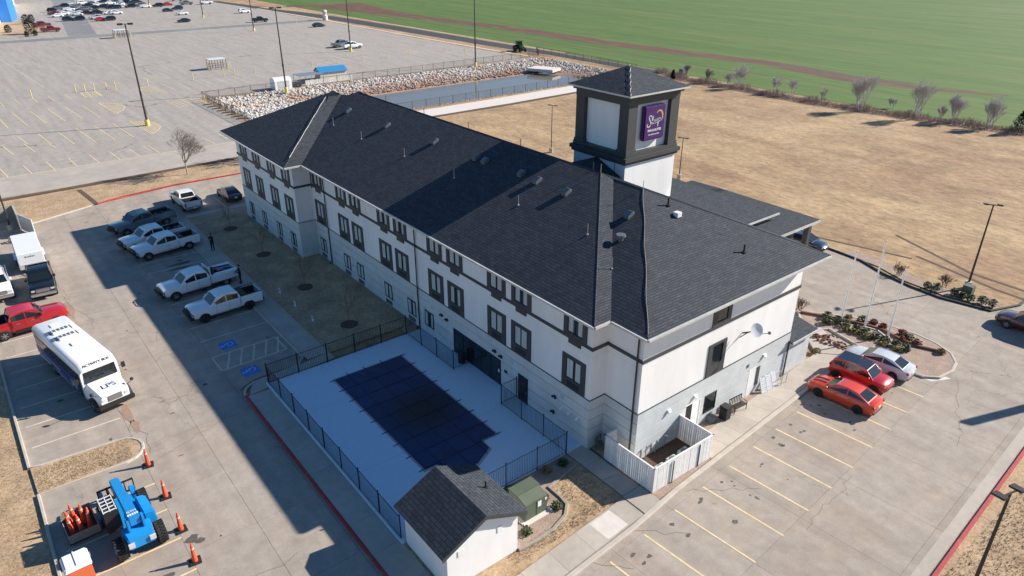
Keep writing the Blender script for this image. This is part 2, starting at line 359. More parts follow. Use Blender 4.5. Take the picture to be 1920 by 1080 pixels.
# store lot
sheet('store_lot', [(-260, 111.2), (39.4, 111.2), (39.4, 148.6), (122.5, 148.6), (121, 200), (119.5, 265), (117.5, 330), (112, 520), (-260, 520)], -.035, 'store_paving', kind=ST)
sheet('store_lane', [(-200, 262.0), (95, 264.5), (118, 266), (118, 272.5), (95, 271), (-200, 269)], -.027, 'lane_asphalt', kind=ST)
sheet('store_lane', [(36, 268), (44, 268), (70, 480), (60, 480)], -.0235, 'lane_asphalt', kind=ST)
strip('lot_kerb', [(125.4, 150), (124.2, 165), (122, 215), (121.5, 268), (118.5, 330)], .9, -.012, 'concrete_pale', kind=ST)
MB().quad((-120, 111.3, .0), (62, 111.3, .0), (62, 102.8, -.045), (-120, 102.2, -.045)).build('drain_channel', 'channel_concrete', kind=ST)
MB().box(-120, 39.4, 111.0, 111.35, -.3, .12).build('lot_kerb', 'concrete_kerb', kind=ST)
strip('service_strip', [(60, 110.3), (84, 110.4), (104, 111), (127, 112.2)], 5.2, -.03, 'concrete_pale', kind=ST)
strip('soil_track', [(62, 107.3), (84, 107.0), (103, 107.8), (127, 109.5)], 1.1, -.024, 'dark_soil', kind=ST)
strip('soil_track', [(-20, 101.4), (10, 101.8), (31, 102.6), (60, 103.2)], 1.0, -.02, 'dark_soil', kind=ST)
a_, b_ = G(148, 356), G(183, 384)
strip('drain_slot', [(a_.x, a_.y), (b_.x, b_.y)], .55, .002, 'dark_soil', kind=ST)
# pond basin, water
WZ = -1.6
bk = MB()
ox = [(px0, py0), (px1, py0), (px1, py1), (px0, py1)]; ix = [(66, 121), (119.5, 121.5), (117, 136.5), (70, 136)]
for i in range(4):
    a, b, c, d = ox[i], ox[(i+1) % 4], ix[(i+1) % 4], ix[i]
    bk.quad((*a, -.06), (*b, -.06), (*c, WZ-.3), (*d, WZ-.3))
bk.quad(*[(*p, WZ-.3) for p in ix]); bk.build('pond_bank', 'bank_soil', kind=ST)
sheet('pond_water', [(64, 120), (120.5, 120.4), (118.5, 137.5), (69, 137)], WZ, 'water', kind=ST)
def bank_z(x, y):
    f = max((x-px0)/27 if x < 68 else 0, 0)
    u = min((y-py0)/6.4, (py1-y)/11, (px1-x)/8.5, (x-px0)/28)
    return -.06+(WZ-.24)*min(max(u, 0), 1)
ico = bmesh.new(); bmesh.ops.create_icosphere(ico, subdivisions=1, radius=1); IV = [v.co.copy() for v in ico.verts]; IF = [[v.index for v in f.verts] for f in ico.faces]; ico.free()
rk = MB()
for i in range(19000):
    x, y = random.uniform(px0+.3, px1-.5), random.uniform(py0+.2, py1-.2)
    z = bank_z(x, y)
    if z < WZ+.02 and random.random() < .995: continue
    near = y < 123
    r = random.uniform(.1, .24) if near else .13+.30*random.random()**2
    M_ = Matrix.Translation((x, y, z+r*.3)) @ Matrix.Rotation(random.uniform(0, 6.3), 4, 'Z') @ Matrix.Diagonal((r*random.uniform(.7, 1.25), r*random.uniform(.6, 1), r*random.uniform(.5, .8), 1))
    rk.add([v*random.uniform(.75, 1.2) for v in IV], IF, M_)
rk.build('riprap_rocks', 'rock_pale', kind='stuff', label='pale broken riprap stones lining the retention pond banks', cat='rocks')

# ---- paving in slabs, each slab its own piece with open joints
def clip(poly, axis, val, keep_ge):
    out = []
    for i in range(len(poly)):
        a, b = poly[i], poly[(i+1) % len(poly)]
        ia = (a[axis] >= val) == keep_ge or a[axis] == val; ib = (b[axis] >= val) == keep_ge or b[axis] == val
        if ia: out.append(a)
        if ia != ib:
            t = (val-a[axis])/(b[axis]-a[axis]); out.append((a[0]+(b[0]-a[0])*t, a[1]+(b[1]-a[1])*t))
    return out
def slabs(parent, region, us, vs, toworld, z0, z1, m, gap=.012, name='slab'):
    for i in range(len(us)-1):
        for j in range(len(vs)-1):
            p = region
            for ax, val, ge in ((0, us[i]+gap, True), (0, us[i+1]-gap, False), (1, vs[j]+gap, True), (1, vs[j+1]-gap, False)):
                p = clip(p, ax, val, ge)
                if len(p) < 3: break
            if len(p) < 3: continue
            a = abs(sum(p[k][0]*p[(k+1) % len(p)][1]-p[(k+1) % len(p)][0]*p[k][1] for k in range(len(p))))/2
            if a < .05: continue
            MB().prism([toworld(*q) for q in p], z0, z1).build(name, m, parent)
ident = lambda x, y: (x, y)
def frange(a, b, st):
    n = max(1, round((b-a)/st)); return [a+(b-a)*i/n for i in range(n+1)]
front = [(-9, 10), (10.7, 10), (10.7, 44.3), (12, 45.0), (15.95, 45.0), (15.95, 81.2), (24.7, 82.3), (45, 82.3), (45, 94.4), (20, 94.6), (10.9, 92.9), (4, 90.2), (-9, 86.5), (-9, 64), (-2.1, 63.5), (-2.0, 43.5), (-2, 40.8), (-1.95, 25), (-9, 20)]
lot = sheet('front_lot', front, -.02, 'dark_soil', kind=ST)
slabs(lot, front, [-9, -2.0, 3.55, 7.1, 10.55, 15.95, 20.6, 25.2, 30, 37, 45], frange(10, 95, 5.31), ident, -.018, 0, 'lot_concrete', gap=.008)
AR = rad(3.9); ua = Vector((cos(AR), sin(AR))); va = Vector((sin(AR), -cos(AR)))
def RW(u, v): return (18+ua.x*u+va.x*v, 18.07+ua.y*u+va.y*v)
def RL(x, y):
    d = Vector((x-18, y-18.07)); return (d.dot(ua), d.dot(va))
rightp = [(4, 17.1), (18, 18.07), (26.93, 18.85), (39, 19.65), (49.5, 20.3), (49.8, 27), (50, 45), (66.8, 45), (66.6, 31.4), (66.3, 28.7), (65.0, 25.8), (64.3, 22.9), (64.1, 20.3), (64.9, 16.6), (68, 15.6), (80, 15.8), (80, 10.0), (46.74, 7.86), (32.15, 6.93), (4, 5.1)]
lot2 = sheet('side_lot', rightp, -.02, 'dark_soil', kind=ST)
slabs(lot2, [RL(*p) for p in rightp], frange(-16, 64, 4.6), [-28, -23, -18, -13, -8, -4, .62, 5.7, 11.0, 12.2], RW, -.018, 0, 'lot_concrete', gap=.006)

def kerb(name, pts, wd=.16, h=.14, m='concrete_kerb', z0=-.04, closed=False, label=None):
    a = MB(); P = [Vector(p) for p in pts]; n = len(P)
    rings = []
    for i in range(n):
        lo, hi = (P[i-1], P[(i+1) % n]) if closed else (P[max(i-1, 0)], P[min(i+1, n-1)])
        d = (hi-lo).normalized(); nn = Vector((-d.y, d.x))*wd/2
        l, r = P[i]+nn, P[i]-nn; l2, r2 = P[i]+nn*.75, P[i]-nn*.75
        rings.append([(l.x, l.y, z0), (l.x, l.y, h-.03), (l2.x, l2.y, h), (r2.x, r2.y, h), (r.x, r.y, h-.03), (r.x, r.y, z0)])
    if closed: rings.append(rings[0])
    a.loft(rings, caps=not closed); return a.build(name, m, kind=ST)
def arc(cx, cy, r, a0, a1, n=8): return [(cx+r*cos(rad(a0+(a1-a0)*i/n)), cy+r*sin(rad(a0+(a1-a0)*i/n))) for i in range(n+1)]
kerb('kerb', [(-2.08, 64), (-2.05, 52), (-2.0, 43.8), (-1.4, 43.65), (1.4, 43.45)] + arc(2.6, 42.1, 1.3, 88, -85) + [(1.5, 40.8), (-1.9, 40.85), (-1.95, 25)])
kerb('fire_lane_kerb', [(10.78, 10), (10.78, 43.2)], .17, .15, 'red_paint')
kerb('kerb', arc(12.08, 43.2, 1.3, 180, 92, 6) + [(13, 44.55), (15.2, 44.75), (15.98, 45.6), (15.98, 80.6), (16.6, 81.3), (24.7, 82.35), (40, 82.35)], .16, .13)
kerb('fire_lane_kerb', [(10.9, 92.9), (14, 93.9), (20, 94.75), (30, 94.5), (45, 94.5)], .2, .15, 'red_paint')
kerb('kerb', [(-9, 86.4), (4, 90.25), (10.3, 92.7)], .16, .12)
kerb('kerb', [(4, 17.05), (18, 18.02), (22.8, 18.32), (26.93, 18.8), (39, 19.6), (48.4, 20.22), (49.4, 19.6), (49.9, 17), (50.05, 15.4)], .3, .13)
kerb('fire_lane_kerb', [(4, 5.1), (32.15, 6.85), (46.74, 7.78), (80, 9.9)], .2, .15, 'red_paint')
sheet('gutter', [(4, 5.32), (32.15, 7.08), (46.74, 8.0), (80, 10.1), (80, 10.7), (46.74, 8.6), (32.15, 7.66), (4, 5.95)], .004, 'concrete_walk', kind=ST)
kerb('kerb', [(66.8, 36), (66.6, 31.4), (66.3, 28.7), (65.0, 25.8), (64.3, 22.9), (64.1, 20.3), (64.9, 16.6), (68, 15.5), (80, 15.7)], .2, .15, 'plastic_black')
# raised ground patches
def patch(name, poly, z, m, z0=-.03): return MB().prism(poly, z0, z).build(name, m, kind=ST)
patch('traffic_island', [(-1.95, 43.7), (1.4, 43.4)] + arc(2.6, 42.1, 1.22, 88, -85) + [(1.5, 40.9), (-1.9, 40.95)], .1, 'dry_grass')
sheet('verge', [(-60, 25), (-2.02, 25), (-1.95, 40.9), (-2.0, 44), (-2.1, 63), (-9, 64), (-60, 64)], -.01, 'dry_grass', kind=ST)
sheet('verge', [(-60, 84), (-9, 86.5), (4, 90.3), (10.9, 93), (20, 94.8), (60, 94.6), (60, 101.2), (-60, 100.6)], -.012, 'dry_grass', kind=ST)
sheet('verge', [(-9, 4), (4, 5), (32.15, 6.8), (46.74, 7.7), (80, 9.8), (90, -60), (0, -60)], -.01, 'dry_grass', kind=ST)
patch('lawn', [(17.8, 45.0), (25.5, 45.0), (25.5, 62), (25.5, 81.2), (17.8, 81.2)], .09, 'dry_grass')
patch('lawn', [(12.4, 19.5), (16.1, 19.72), (24.0, 20.28), (24.0, 25.0), (12.4, 25.0)], .09, 'dry_grass')
patch('hotel_pad', [(24.0, 25), (24.0, 44.9), (25.6, 44.9), (25.6, 81.3), (62, 81.3), (62, 45), (49.7, 45), (49.5, 26), (46.5, 25.2), (45.6, 21), (25.6, 21.2), (25.6, 25)], .07, 'dry_grass')
# sidewalks
def slab_row(parent, A, B, n, z=.125, m='concrete_walk'):
    """A,B: two polylines' end pairs ((x,y),(x,y)); n slabs between"""
    for i in range(n):
        def at(P, t): return (P[0][0]+(P[1][0]-P[0][0])*t, P[0][1]+(P[1][1]-P[0][1])*t)
        g = .006/max(.1, (Vector(A[1])-Vector(A[0])).length)
        t0, t1 = i/n+g, (i+1)/n-g
        MB().prism([at(A, t0), at(A, t1), at(B, t1), at(B, t0)], -.02, z).build('slab', m, parent)
def walk(name, rows):
    e = sheet(name, [rows[0][0][0], rows[0][0][1], rows[0][1][1], rows[0][1][0]], .05, 'dark_soil', kind=ST)
    for r in rows: slab_row(e, r[0], r[1], r[2])
    return e
walk('sidewalk', [(((10.87, 10), (10.87, 43.0)), ((12.5, 10), (12.5, 43.0)), 13), (((11.0, 43.02), (17.8, 44.0)), ((11.6, 44.3), (17.8, 44.95)), 4)])
walk('sidewalk', [(((16.07, 45.0), (16.07, 81.2)), ((17.79, 45.0), (17.79, 81.2)), 23), (((17.8, 81.22), (26, 81.25)), ((17.8, 82.2), (26, 82.25)), 5)])
walk('sidewalk', [(((4, 17.2), (16.1, 18.1)), ((4, 18.9), (16.1, 19.65)), 7), (((16.11, 18.1), (23.93, 18.6)), ((16.11, 19.66), (23.93, 20.2)), 4), (((24.02, 18.6), (25.45, 18.75)), ((24.02, 20.27), (25.45, 20.27)), 1)])
walk('sidewalk', [(((30.65, 19.25), (48.3, 20.36)), ((30.65, 20.95), (46.8, 22.0)), 10), (((46.9, 22.0), (49.2, 24.6)), ((48.4, 20.4), (50.9, 24.0)), 2)])
walk('sidewalk', [(((24.06, 20.3), (24.06, 25)), ((25.4, 20.3), (25.4, 25)), 3)])
sheet('new_slab', [(21.1, 18.5), (22.7, 18.6), (22.65, 20.0), (21.05, 19.9)], .1295, 'concrete_pale', kind=ST)
sheet('new_slab', [RW(31.6, 3.7), RW(33.2, 3.6), RW(33.1, 6.2), RW(31.7, 5.4)], .004, 'concrete_pale', kind=ST)
patch('gravel_bed', [(25.46, 18.85), (30.6, 19.25), (30.6, 19.5), (25.46, 19.5)], .11, 'gravel')
patch('gravel_bed', [(30.65, 20.98), (45.3, 21.72), (45.3, 21.95), (30.65, 21.95)], .11, 'gravel')
patch('gravel_bed', [(17.0, 21.0), (18.0, 20.9), (19.3, 20.95), (20.8, 21.45), (21.15, 22.2), (21.15, 23.5), (24.0, 24.0), (24.0, 25.0), (17.0, 25.0)], .105, 'gravel')
kerb('bed_edging', [(16.95, 20.85), (18.0, 20.78), (19.3, 20.83), (20.5, 21.2), (21.1, 21.75), (21.22, 22.4), (21.2, 23.4), (23.95, 23.92)], .2, .2, 'wood_grey', 0)
# pool deck, coping, cover
patch('pool_deck', rect(12.5, 25.36, 25.0, 43.62), .16, 'pool_deck')
patch('deck_kerb', rect(12.42, 12.62, 24.9, 43.7), .24, 'pool_deck')
pool = [(16.4, 41.1), (21.75, 41.05), (21.75, 29.15), (20.65, 29.2), (20.6, 28.3), (19.2, 27.55), (17.6, 28.0), (17.2, 29.0), (16.4, 29.02)]
cx_, cy_ = 19.1, 35
MB().prism([(cx_+(x-cx_)*1.05, cy_+(y-cy_)*1.025) for x, y in pool], .1, .168).build('pool_coping', 'pool_coping', kind=ST)
# painted lines
def line(a, b, wd=.11, m='line_yellow', z=.004, name='painted_line'):
    a, b = Vector(a), Vector(b); d = (b-a).normalized(); n = Vector((-d.y, d.x))*wd/2
    return sheet(name, [a+n, b+n, b-n, a-n], z, m, kind=ST)
for y in (45.95, 48.58, 51.2, 53.9, 56.6, 59.3, 62.05, 64.6, 67.0): line((-1.6, y), (3.4, y), m='line_pale')
for y in (30.0, 32.63, 35.26, 37.9): line((-1.4, y), (3.55, y))
for k in range(11): line((10.55, 52.7+2.64*k), (15.9, 52.7+2.64*k), m='line_pale')
for x in (17.2, 19.9, 22.6, 25.3): line((x, 82.5), (x, 87.6), m='line_pale')
for a, b in (((10.56, 49.8), (15.5, 49.86)), ((10.56, 47.55), (15.5, 47.58)), ((10.56, 49.8), (10.58, 47.55)), ((15.5, 49.86), (15.5, 47.58))): line(a, b, .12, 'line_pale')
for k in range(5): line((11.0+k*.95, 47.6), (11.9+k*.95, 49.8), .12, 'line_pale', .0045)
def ada(x, y):
    o = sheet('accessible_mark', rect(x-.6, x+.6, y-.6, y+.6), .005, 'ada_blue', kind=ST)
    a = MB(); Z = .0085
    def st(pts, w_=.075):
        for i in range(len(pts)-1):
            p, q = Vector(pts[i]), Vector(pts[i+1]); d = (q-p).normalized(); n = Vector((-d.y, d.x))*w_/2
            a.quad(*[(x-v.y, y+v.x, Z) for v in (p+n-d*.02, p-n-d*.02, q-n+d*.02, q+n+d*.02)])
    st([(.05+.28*cos(t), -.12+.28*sin(t)) for t in [rad(100+i*21) for i in range(13)]]); st([(-.02, .38), (-.02, .02), (.24, .02), (.36, -.28), (.46, -.24)]); st([(-.02, .2), (.2, .2)])
    a.quad(*[(x-p[1], y+p[0], Z) for p in ((-.1, .42), (-.1, .54), (.04, .54), (.04, .42))])
    a.build('wheelchair_symbol', 'line_white', o)
ada(12.15, 51.0); ada(12.2, 46.3)
stall_u = [4.9, 7.6, 10.32, 13.05, 15.75, 18.4, 21.15, 23.85, 26.55, 29.25]
for i, u in enumerate([2.15, -.6] + stall_u): line(RW(u, .75), RW(u, 5.75), .1)
# store lot stripes (from the photo, on the ground plane)
def pxl(r, a, b, m='line_yellow', wd=.13, z=-.02):
    p, q = G(r[0]+a[0]/4, r[1]+a[1]/4), G(r[0]+b[0]/4, r[1]+b[1]/4); line((p.x, p.y), (q.x, q.y), wd, m, z)
Z1, Z5 = (0, 0), (0, 270)
for a, b in (((0, 895), (60, 960)), ((95, 850), (207, 942)), ((225, 833), (345, 922)), ((355, 815), (487, 907)), ((485, 800), (617, 887)), ((620, 795), (748, 875)),
             ((130, 1022), (207, 1080)), ((283, 1000), (380, 1080)), ((425, 982), (560, 1080)), ((570, 963), (720, 1067)), ((708, 943), (862, 1048)), ((850, 930), (1003, 1028)),
             ((0, 765), (30, 800)), ((105, 742), (157, 783)), ((232, 728), (287, 770)), ((357, 720), (412, 757)), ((480, 707), (537, 745)), ((1515, 1030), (1610, 1078)), ((1640, 1005), (1700, 1040)), ((1390, 1050), (1470, 1080)),
             ((600, 695), (640, 730)), ((650, 690), (690, 728)), ((710, 685), (762, 718))): pxl(Z1, a, b)
for a, b in (((0, 185), (62, 250)), ((172, 160), (240, 222)), ((343, 133), (415, 195)), ((510, 105), (577, 165)), ((665, 80), (745, 140)), ((820, 58), (900, 115)), ((965, 35), (1050, 92)), ((1112, 12), (1197, 65)),
             ((15, 10), (100, 80)), ((180, 0), (262, 58)), ((370, 0), (420, 30))): pxl(Z5, a, b)
for a, b in (((0, 445), (330, 655)), ((480, 320), (1000, 555)), ((1000, 285), (1580, 470)), ((1210, 630), (1320, 675)), ((1310, 615), (1425, 665)), ((1410, 605), (1525, 655)), ((1510, 595), (1625, 645)), ((1610, 585), (1725, 632)), ((1720, 570), (1830, 615))): pxl(Z1, a, b, 'line_pale', .12)
def hatch(pts, n, m='line_yellow'):
    P = [G(x/4, y/4).xy for x, y in pts]
    for i in range(len(P)): line(P[i], P[(i+1) % len(P)], .13, m, -.0195)
    d = (G(86, 230).xy-G(57, 209).xy).normalized(); nn = Vector((-d.y, d.x)); k = [p.dot(nn) for p in P]
    for i in range(1, n):
        v = min(k)+(max(k)-min(k))*i/n; hit = []
        for j in range(len(P)):
            a, b = P[j], P[(j+1) % len(P)]; ka, kb = a.dot(nn)-v, b.dot(nn)-v
            if ka*kb < 0: hit.append(a.lerp(b, ka/(ka-kb)))
        if len(hit) == 2: line(hit[0], hit[1], .13, m, -.019)
hatch([(735, 770), (900, 775), (938, 800), (925, 825), (870, 853)], 7); hatch([(965, 905), (1150, 915), (1205, 945), (1190, 975), (1140, 1005)], 7)
hatch([(1250, 755), (1490, 735), (1545, 775), (1350, 805)], 7); hatch([(600, 695), (715, 685), (765, 715), (660, 730)], 5); hatch([(1050, 660), (1120, 640), (1262, 702), (1062, 683)], 5)
# ================================================================== HOTEL
hotel = empty('hotel_building', (25.35, 24.6, 0), 0, 'long three storey white hotel with dark shingle hip roof and sign tower', 'building')
def H(mb, name, m, parent=None, **k):
    o = mb.build(name, m, None, **k)
    o.parent = parent or hotel
    o.matrix_parent_inverse = hotel.matrix_basis.inverted() if parent is None else Matrix()
    return o
hotel.location = (0, 0, 0)
ZE, PT, OV = 9.6, .4515, 1.1        # eave height, roof pitch, overhang
XM, XB, XR, YR, YB, XE = 25.35, 23.65, 26.6, 21.9, 78.4, 42.25
ZT, ZS = 9.5, 3.65
body = MB()
for poly in ([(XM, 24.6), (42.65, 24.6), (42.65, 63.1), (XM, 63.1)], [(XB, 63.1), (40.6, 63.1), (40.6, YB), (XB, YB)], [(XR, YR), (XE, YR), (XE, 24.6), (XR, 24.6)]):
    body.prism(poly, 0, ZT)
H(body, 'wall', 'white_stucco')
# lower siding in courses with open shadow joints
zs = [0, .77, 1.5, 2.23, 2.96, ZS]
walls = [((XM, 24.6), (XM, 63.1), (-1, 0)), ((XB, 63.1), (XB, YB), (-1, 0)), ((XB, 63.1), (XM, 63.1), (0, -1)), ((XR, YR), (XR, 24.6), (-1, 0)), ((XM, 24.6), (XR, 24.6), (0, -1)), ((XB, YB), (40.6, YB), (0, 1))]
def panel(a, b, n, z0, z1, th, m, name, ext=0):
    a, b, n = Vector((*a, 0)), Vector((*b, 0)), Vector((*n, 0)); d = (b-a).normalized(); a = a-d*ext; b = b+d*ext
    mb = MB(); q = [a, b, b+n*th, a+n*th]
    mb.prism([(p.x, p.y) for p in q], z0, z1); return H(mb, name, m)
openF = [(33.3, 39.05, 0, 2.2), (30.3, 31.34, 0, 2.2)]
W1 = [(61.64, 1), (56.6, 1), (54.0, 1), (48.96, 1), (45.15, 1), (42.5, 0)]
for a, b, n in walls:
    for k in range(5):
        panel(a, b, n, zs[k]+(.022 if k else 0), zs[k+1]-.022, .04, 'grey_siding', 'siding_panel', ext=(.03 if n != (-1, 0) or a[0] != XM else 0)*0)
for (x0, x1) in ((XR, 31.05), (32.62, XE)):
    for k in range(5): panel((x0, YR), (x1, YR), (0, -1), zs[k]+(.022 if k else 0), zs[k+1]-.022, .04, 'grey_siding', 'siding_panel')
for k in (3, 4): panel((31.05, YR), (32.62, YR), (0, -1), max(zs[k], 2.27)+.022, zs[k+1]-.022, .04, 'grey_siding', 'siding_panel')
# belt band
for a, b, n in walls + [((XR, YR), (XE, YR), (0, -1))]:
    panel(a, b, n, 7.12, 7.32, .07, 'dark_trim', 'belt_band', ext=0 if n[0] else .07)
    panel(a, b, n, 6.66, 6.675, .008, 'soffit', 'reveal_joint')
    panel(a, b, n, ZS-.02, ZS+.03, .05, 'dark_trim', 'ledge', ext=0 if n[0] else .05)
def wallM(face, c):      # local: x along wall (viewer's right), y up, z outward
    if face == 'F': return frame((XM, c, 0), (0, -1, 0), (0, 0, 1))
    if face == 'B': return frame((XB, c, 0), (0, -1, 0), (0, 0, 1))
    if face == 'E': return frame((c, YR, 0), (1, 0, 0), (0, 0, 1))
def ring(mb, x0, x1, y0, y1, gx0, gx1, gy0, gy1, z0, z1, M):
    for b in ((x0, gx0, y0, y1), (gx1, x1, y0, y1), (gx0, gx1, gy1, y1), (gx0, gx1, y0, gy0)):
        if b[1]-b[0] > .001 and b[3]-b[2] > .001: mb.box(b[0], b[1], b[2], b[3], z0, z1, M)
def panes(M, par, gx0, gx1, gy0, gy1, zb, two=True, curtain=True):
    mid = (gx0+gx1)/2; f = MB(); t = .045
    ring(f, gx0, gx1, gy0, gy1, gx0+t, gx1-t, gy0+t, gy1-t, zb+.005, zb+.05, M)
    if two: f.box(mid-.03, mid+.03, gy0+t, gy1-t, zb+.008, zb+.055, M)
    o = f.build('sash', 'black_metal', par)
    if curtain:
        cw = (gx1-gx0)*random.uniform(.3, .49)
        for s_, e_ in ((gx0+t, gx0+cw), (gx1-cw*random.uniform(.8, 1.02), gx1-t)):
            k = 8; c = MB(); zz = lambda i: zb+.019+.006*(i % 2)
            for i in range(k): c.add([(s_+(e_-s_)*i/k, gy0+.05, zz(i)), (s_+(e_-s_)*(i+1)/k, gy0+.05, zz(i+1)), (s_+(e_-s_)*(i+1)/k, gy1-.05, zz(i+1)), (s_+(e_-s_)*i/k, gy1-.05, zz(i))], [(0, 1, 2, 3)], M)
            c.build('curtain', 'curtain', par)
    rngs = ((gx0+t, mid-.03), (mid+.03, gx1-t)) if two else ((gx0+t, gx1-t),)
    for a, b in rngs:
        MB().box(a, b, gy0+t, gy1-t, zb, zb+.016, M).build('pane', 'glass_room' if curtain else 'glass_dark', par)
def window2(face, c, z0=3.68, z1=5.97, g0=4.36, g1=5.76, wd=2.04, gw=1.3, lower=True):
    M = wallM(face, c); s = MB()
    ring(s, -wd/2, wd/2, z0, z1, -gw/2, gw/2, g0, g1, 0, .06, M)
    o = H(s, 'window', 'dark_trim')
    if lower: MB().box(-.52, .52, z0+.12, z0+.5, .06, .075, M).build('grille', 'plastic_black', o)
    panes(M, o, -gw/2, gw/2, g0, g1, 0)
def window3(face, c, wd=1.98):
    M = wallM(face, c); s = MB()
    ring(s, -wd/2, wd/2, 7.3, 9.12, -.64, .64, 7.55, 8.92, 0, .075, M); s.box(-.52, .52, 6.84, 7.3, 0, .085, M)
    o = H(s, 'window', 'dark_trim'); panes(M, o, -.64, .64, 7.55, 8.92, 0)
def window1(face, c, grille):
    M = wallM(face, c); s = MB(); ring(s, -.66, .66, .75, 2.14, -.6, .6, .81, 2.08, .03, .05, M)
    o = H(s, 'window', 'black_metal'); panes(M, o, -.6, .6, .81, 2.08, .03)
    if grille:
        g = MB(); g.box(-.6, .5, .16, .56, .03, .06, M)
        for i in range(6): g.box(-.57, .47, .19+i*.06, .22+i*.06, .06, .075, M)
        g.build('air_unit_grille', 'vent_grey', o)
for c in (61.5, 56.57, 53.9, 48.92, 46.27, 41.3, 38.66, 33.73, 31.1, 26.06): window2('F', c); window3('F', c)
for c in (76.2, 72.53, 68.45, 64.8): window2('B', c); window3('B', c)
for c, g in W1: window1('F', c, g)
for c in (76.3, 72.6, 68.5, 64.9): window1('B', c, 1)
# end wall windows / openings
M = wallM('E', 33.6); s = MB(); ring(s, -.88, .88, 3.66, 6.02, -.5, .56, 4.45, 5.85, 0, .06, M); o = H(s, 'window', 'dark_trim'); panes(M, o, -.5, .56, 4.45, 5.85, 0, False, False)
s = MB(); ring(s, -.9, .9, 7.32, 9.1, -.5, .55, 7.5, 8.85, 0, .06, M); o = H(s, 'window', 'dark_trim'); panes(M, o, -.5, .55, 7.5, 8.85, 0, False, False)
s = MB(); ring(s, -.62, .62, .78, 2.2, -.56, .56, .84, 2.14, .03, .05, M); o = H(s, 'window', 'black_metal'); panes(M, o, -.56, .56, .84, 2.14, .03, False, False)
M = wallM('E', 31.84); s = MB(); s.box(-.77, -.70, 0, 2.27, .0, .04, M); s.box(.70, .77, 0, 2.27, 0, .04, M); s.box(-.7, .7, 2.2, 2.27, 0, .04, M); H(s, 'door_frame', 'white_stucco')
o = H(MB().box(-.7, -.05, 0, 2.2, .0, .012, M), 'door', 'black_metal'); H(MB().box(-.05, .7, 0, 2.2, 0, .01, M), 'door_panel', 'white_stucco')
M = wallM('E', 38.3); s = MB(); s.box(-.6, .25, .0, 2.3, .03, .05, M); o = H(s, 'door', 'white_paint'); s = MB()
for i in range(10): s.box(.27, .62, .75+i*.15, .84+i*.15, .03, .09, M)
s.build('louvre', 'dark_trim', o)
for x, z in ((29.4, 2.75), (31.9, 2.75), (39.2, 2.95), (43.6, 2.65)):
    M = wallM('E', x); H(MB().cbox((0, z, .09), (.28, .12, .12), M).cbox((0, z-.09, .14), (.2, .08, .16), M), 'wall_light', 'steel_white')
M = wallM('E', 37.4); H(MB().cbox((0, 2.75, .05), (.22, .24, .05), M), 'vent_cover', 'vent_grey')
# pool side openings
def storefront(y0, y1, z1, ndoor):
    M = wallM('F', (y0+y1)/2); wv = (y1-y0)/2; s = MB(); n = 5
    for i in range(n+1): x = -wv+2*wv*i/n; s.box(x-.05, x+.05, 0, z1, .03, .07, M)
    s.box(-wv, wv, z1-.08, z1+.02, .03, .072, M); s.box(-wv, wv, .0, .14, .03, .071, M)
    o = H(s, 'storefront', 'black_metal')
    for i in range(n): MB().box(-wv+2*wv*i/n+.05, -wv+2*wv*(i+1)/n-.05, .14, z1-.08, .032, .05, M).build('pane', 'glass_dark', o)
    MB().box(-wv+2*wv*.5/n-.02, -wv+2*wv*.5/n+.02, .9, 1.2, .07, .1, M).build('handle', 'chrome', o)
    MB().box(.92*wv, .97*wv, 1.2, 1.45, .073, .08, M).build('notice', 'white_paint', o)
storefront(33.3, 39.05, 2.22, 2)
M = wallM('F', 30.82); o = H(MB().box(-.52, .52, 0, 2.2, .03, .06, M), 'door', 'black_metal'); MB().box(.35, .41, .95, 1.15, .06, .1, M).build('handle', 'chrome', o); MB().box(-.1, .1, 1.5, 1.75, .06, .065, M).build('notice', 'lamp_red', o)
for y, z in ((40.6, 2.72), (39.9, 2.62), (33.9, 2.75), (33.2, 2.65), (27.6, 2.4), (27.7, 1.2)):
    M = wallM('F', y); m_ = MB().cbox((0, z, .1), (.16, .1, .14), M).sphere((-.12, z-.05, .16), .09, 8, 5, M=M).sphere((.12, z-.05, .16), .09, 8, 5, M=M); H(m_, 'flood_light', 'black_metal')
for y in (26.9, 26.2, 25.5): M = wallM('F', y); H(MB().tube((0, 1.95, .02), (0, 1.85, .26), .09, M=M), 'exhaust_pipe', 'steel_white')
for y, z in ((26.0, .6), (32.1, 2.72), (26.95, 2.7), (42.1, 2.7)): M = wallM('F', y); H(MB().cbox((0, z, .045), (.26, .3, .05), M), 'vent_cover', 'fascia_light')
M = wallM('F', 32.7); H(MB().cbox((0, 1.6, .04), (.34, .24, .03), M), 'wall_sign', 'black_metal')
# downspouts
def spout(pts, m='downspout_brown', r=.055): H(MB().path(pts, r, 6), 'downspout', m)
for y in (60.0, 43.97): spout([(XM-OV+.1, y, 9.35), (XM-.5, y, 9.2), (XM-.12, y, 8.95), (XM-.12, y, .25), (XM-.4, y, .12)])
spout([(XR-OV+.1, 22.9, 9.35), (XR-.45, 22.6, 9.15), (XR-.12, 22.2, 8.9), (XR-.12, 22.2, .15)])
spout([(XM-OV+.12, 62.0, 9.3), (XM-.4, 62.6, 9.1), (XM-.12, 62.7, 8.8), (XM-.12, 62.7, 7.0)])
spout([(42.1, YR-.12, 3.0), (42.1, YR-.12, .12)])
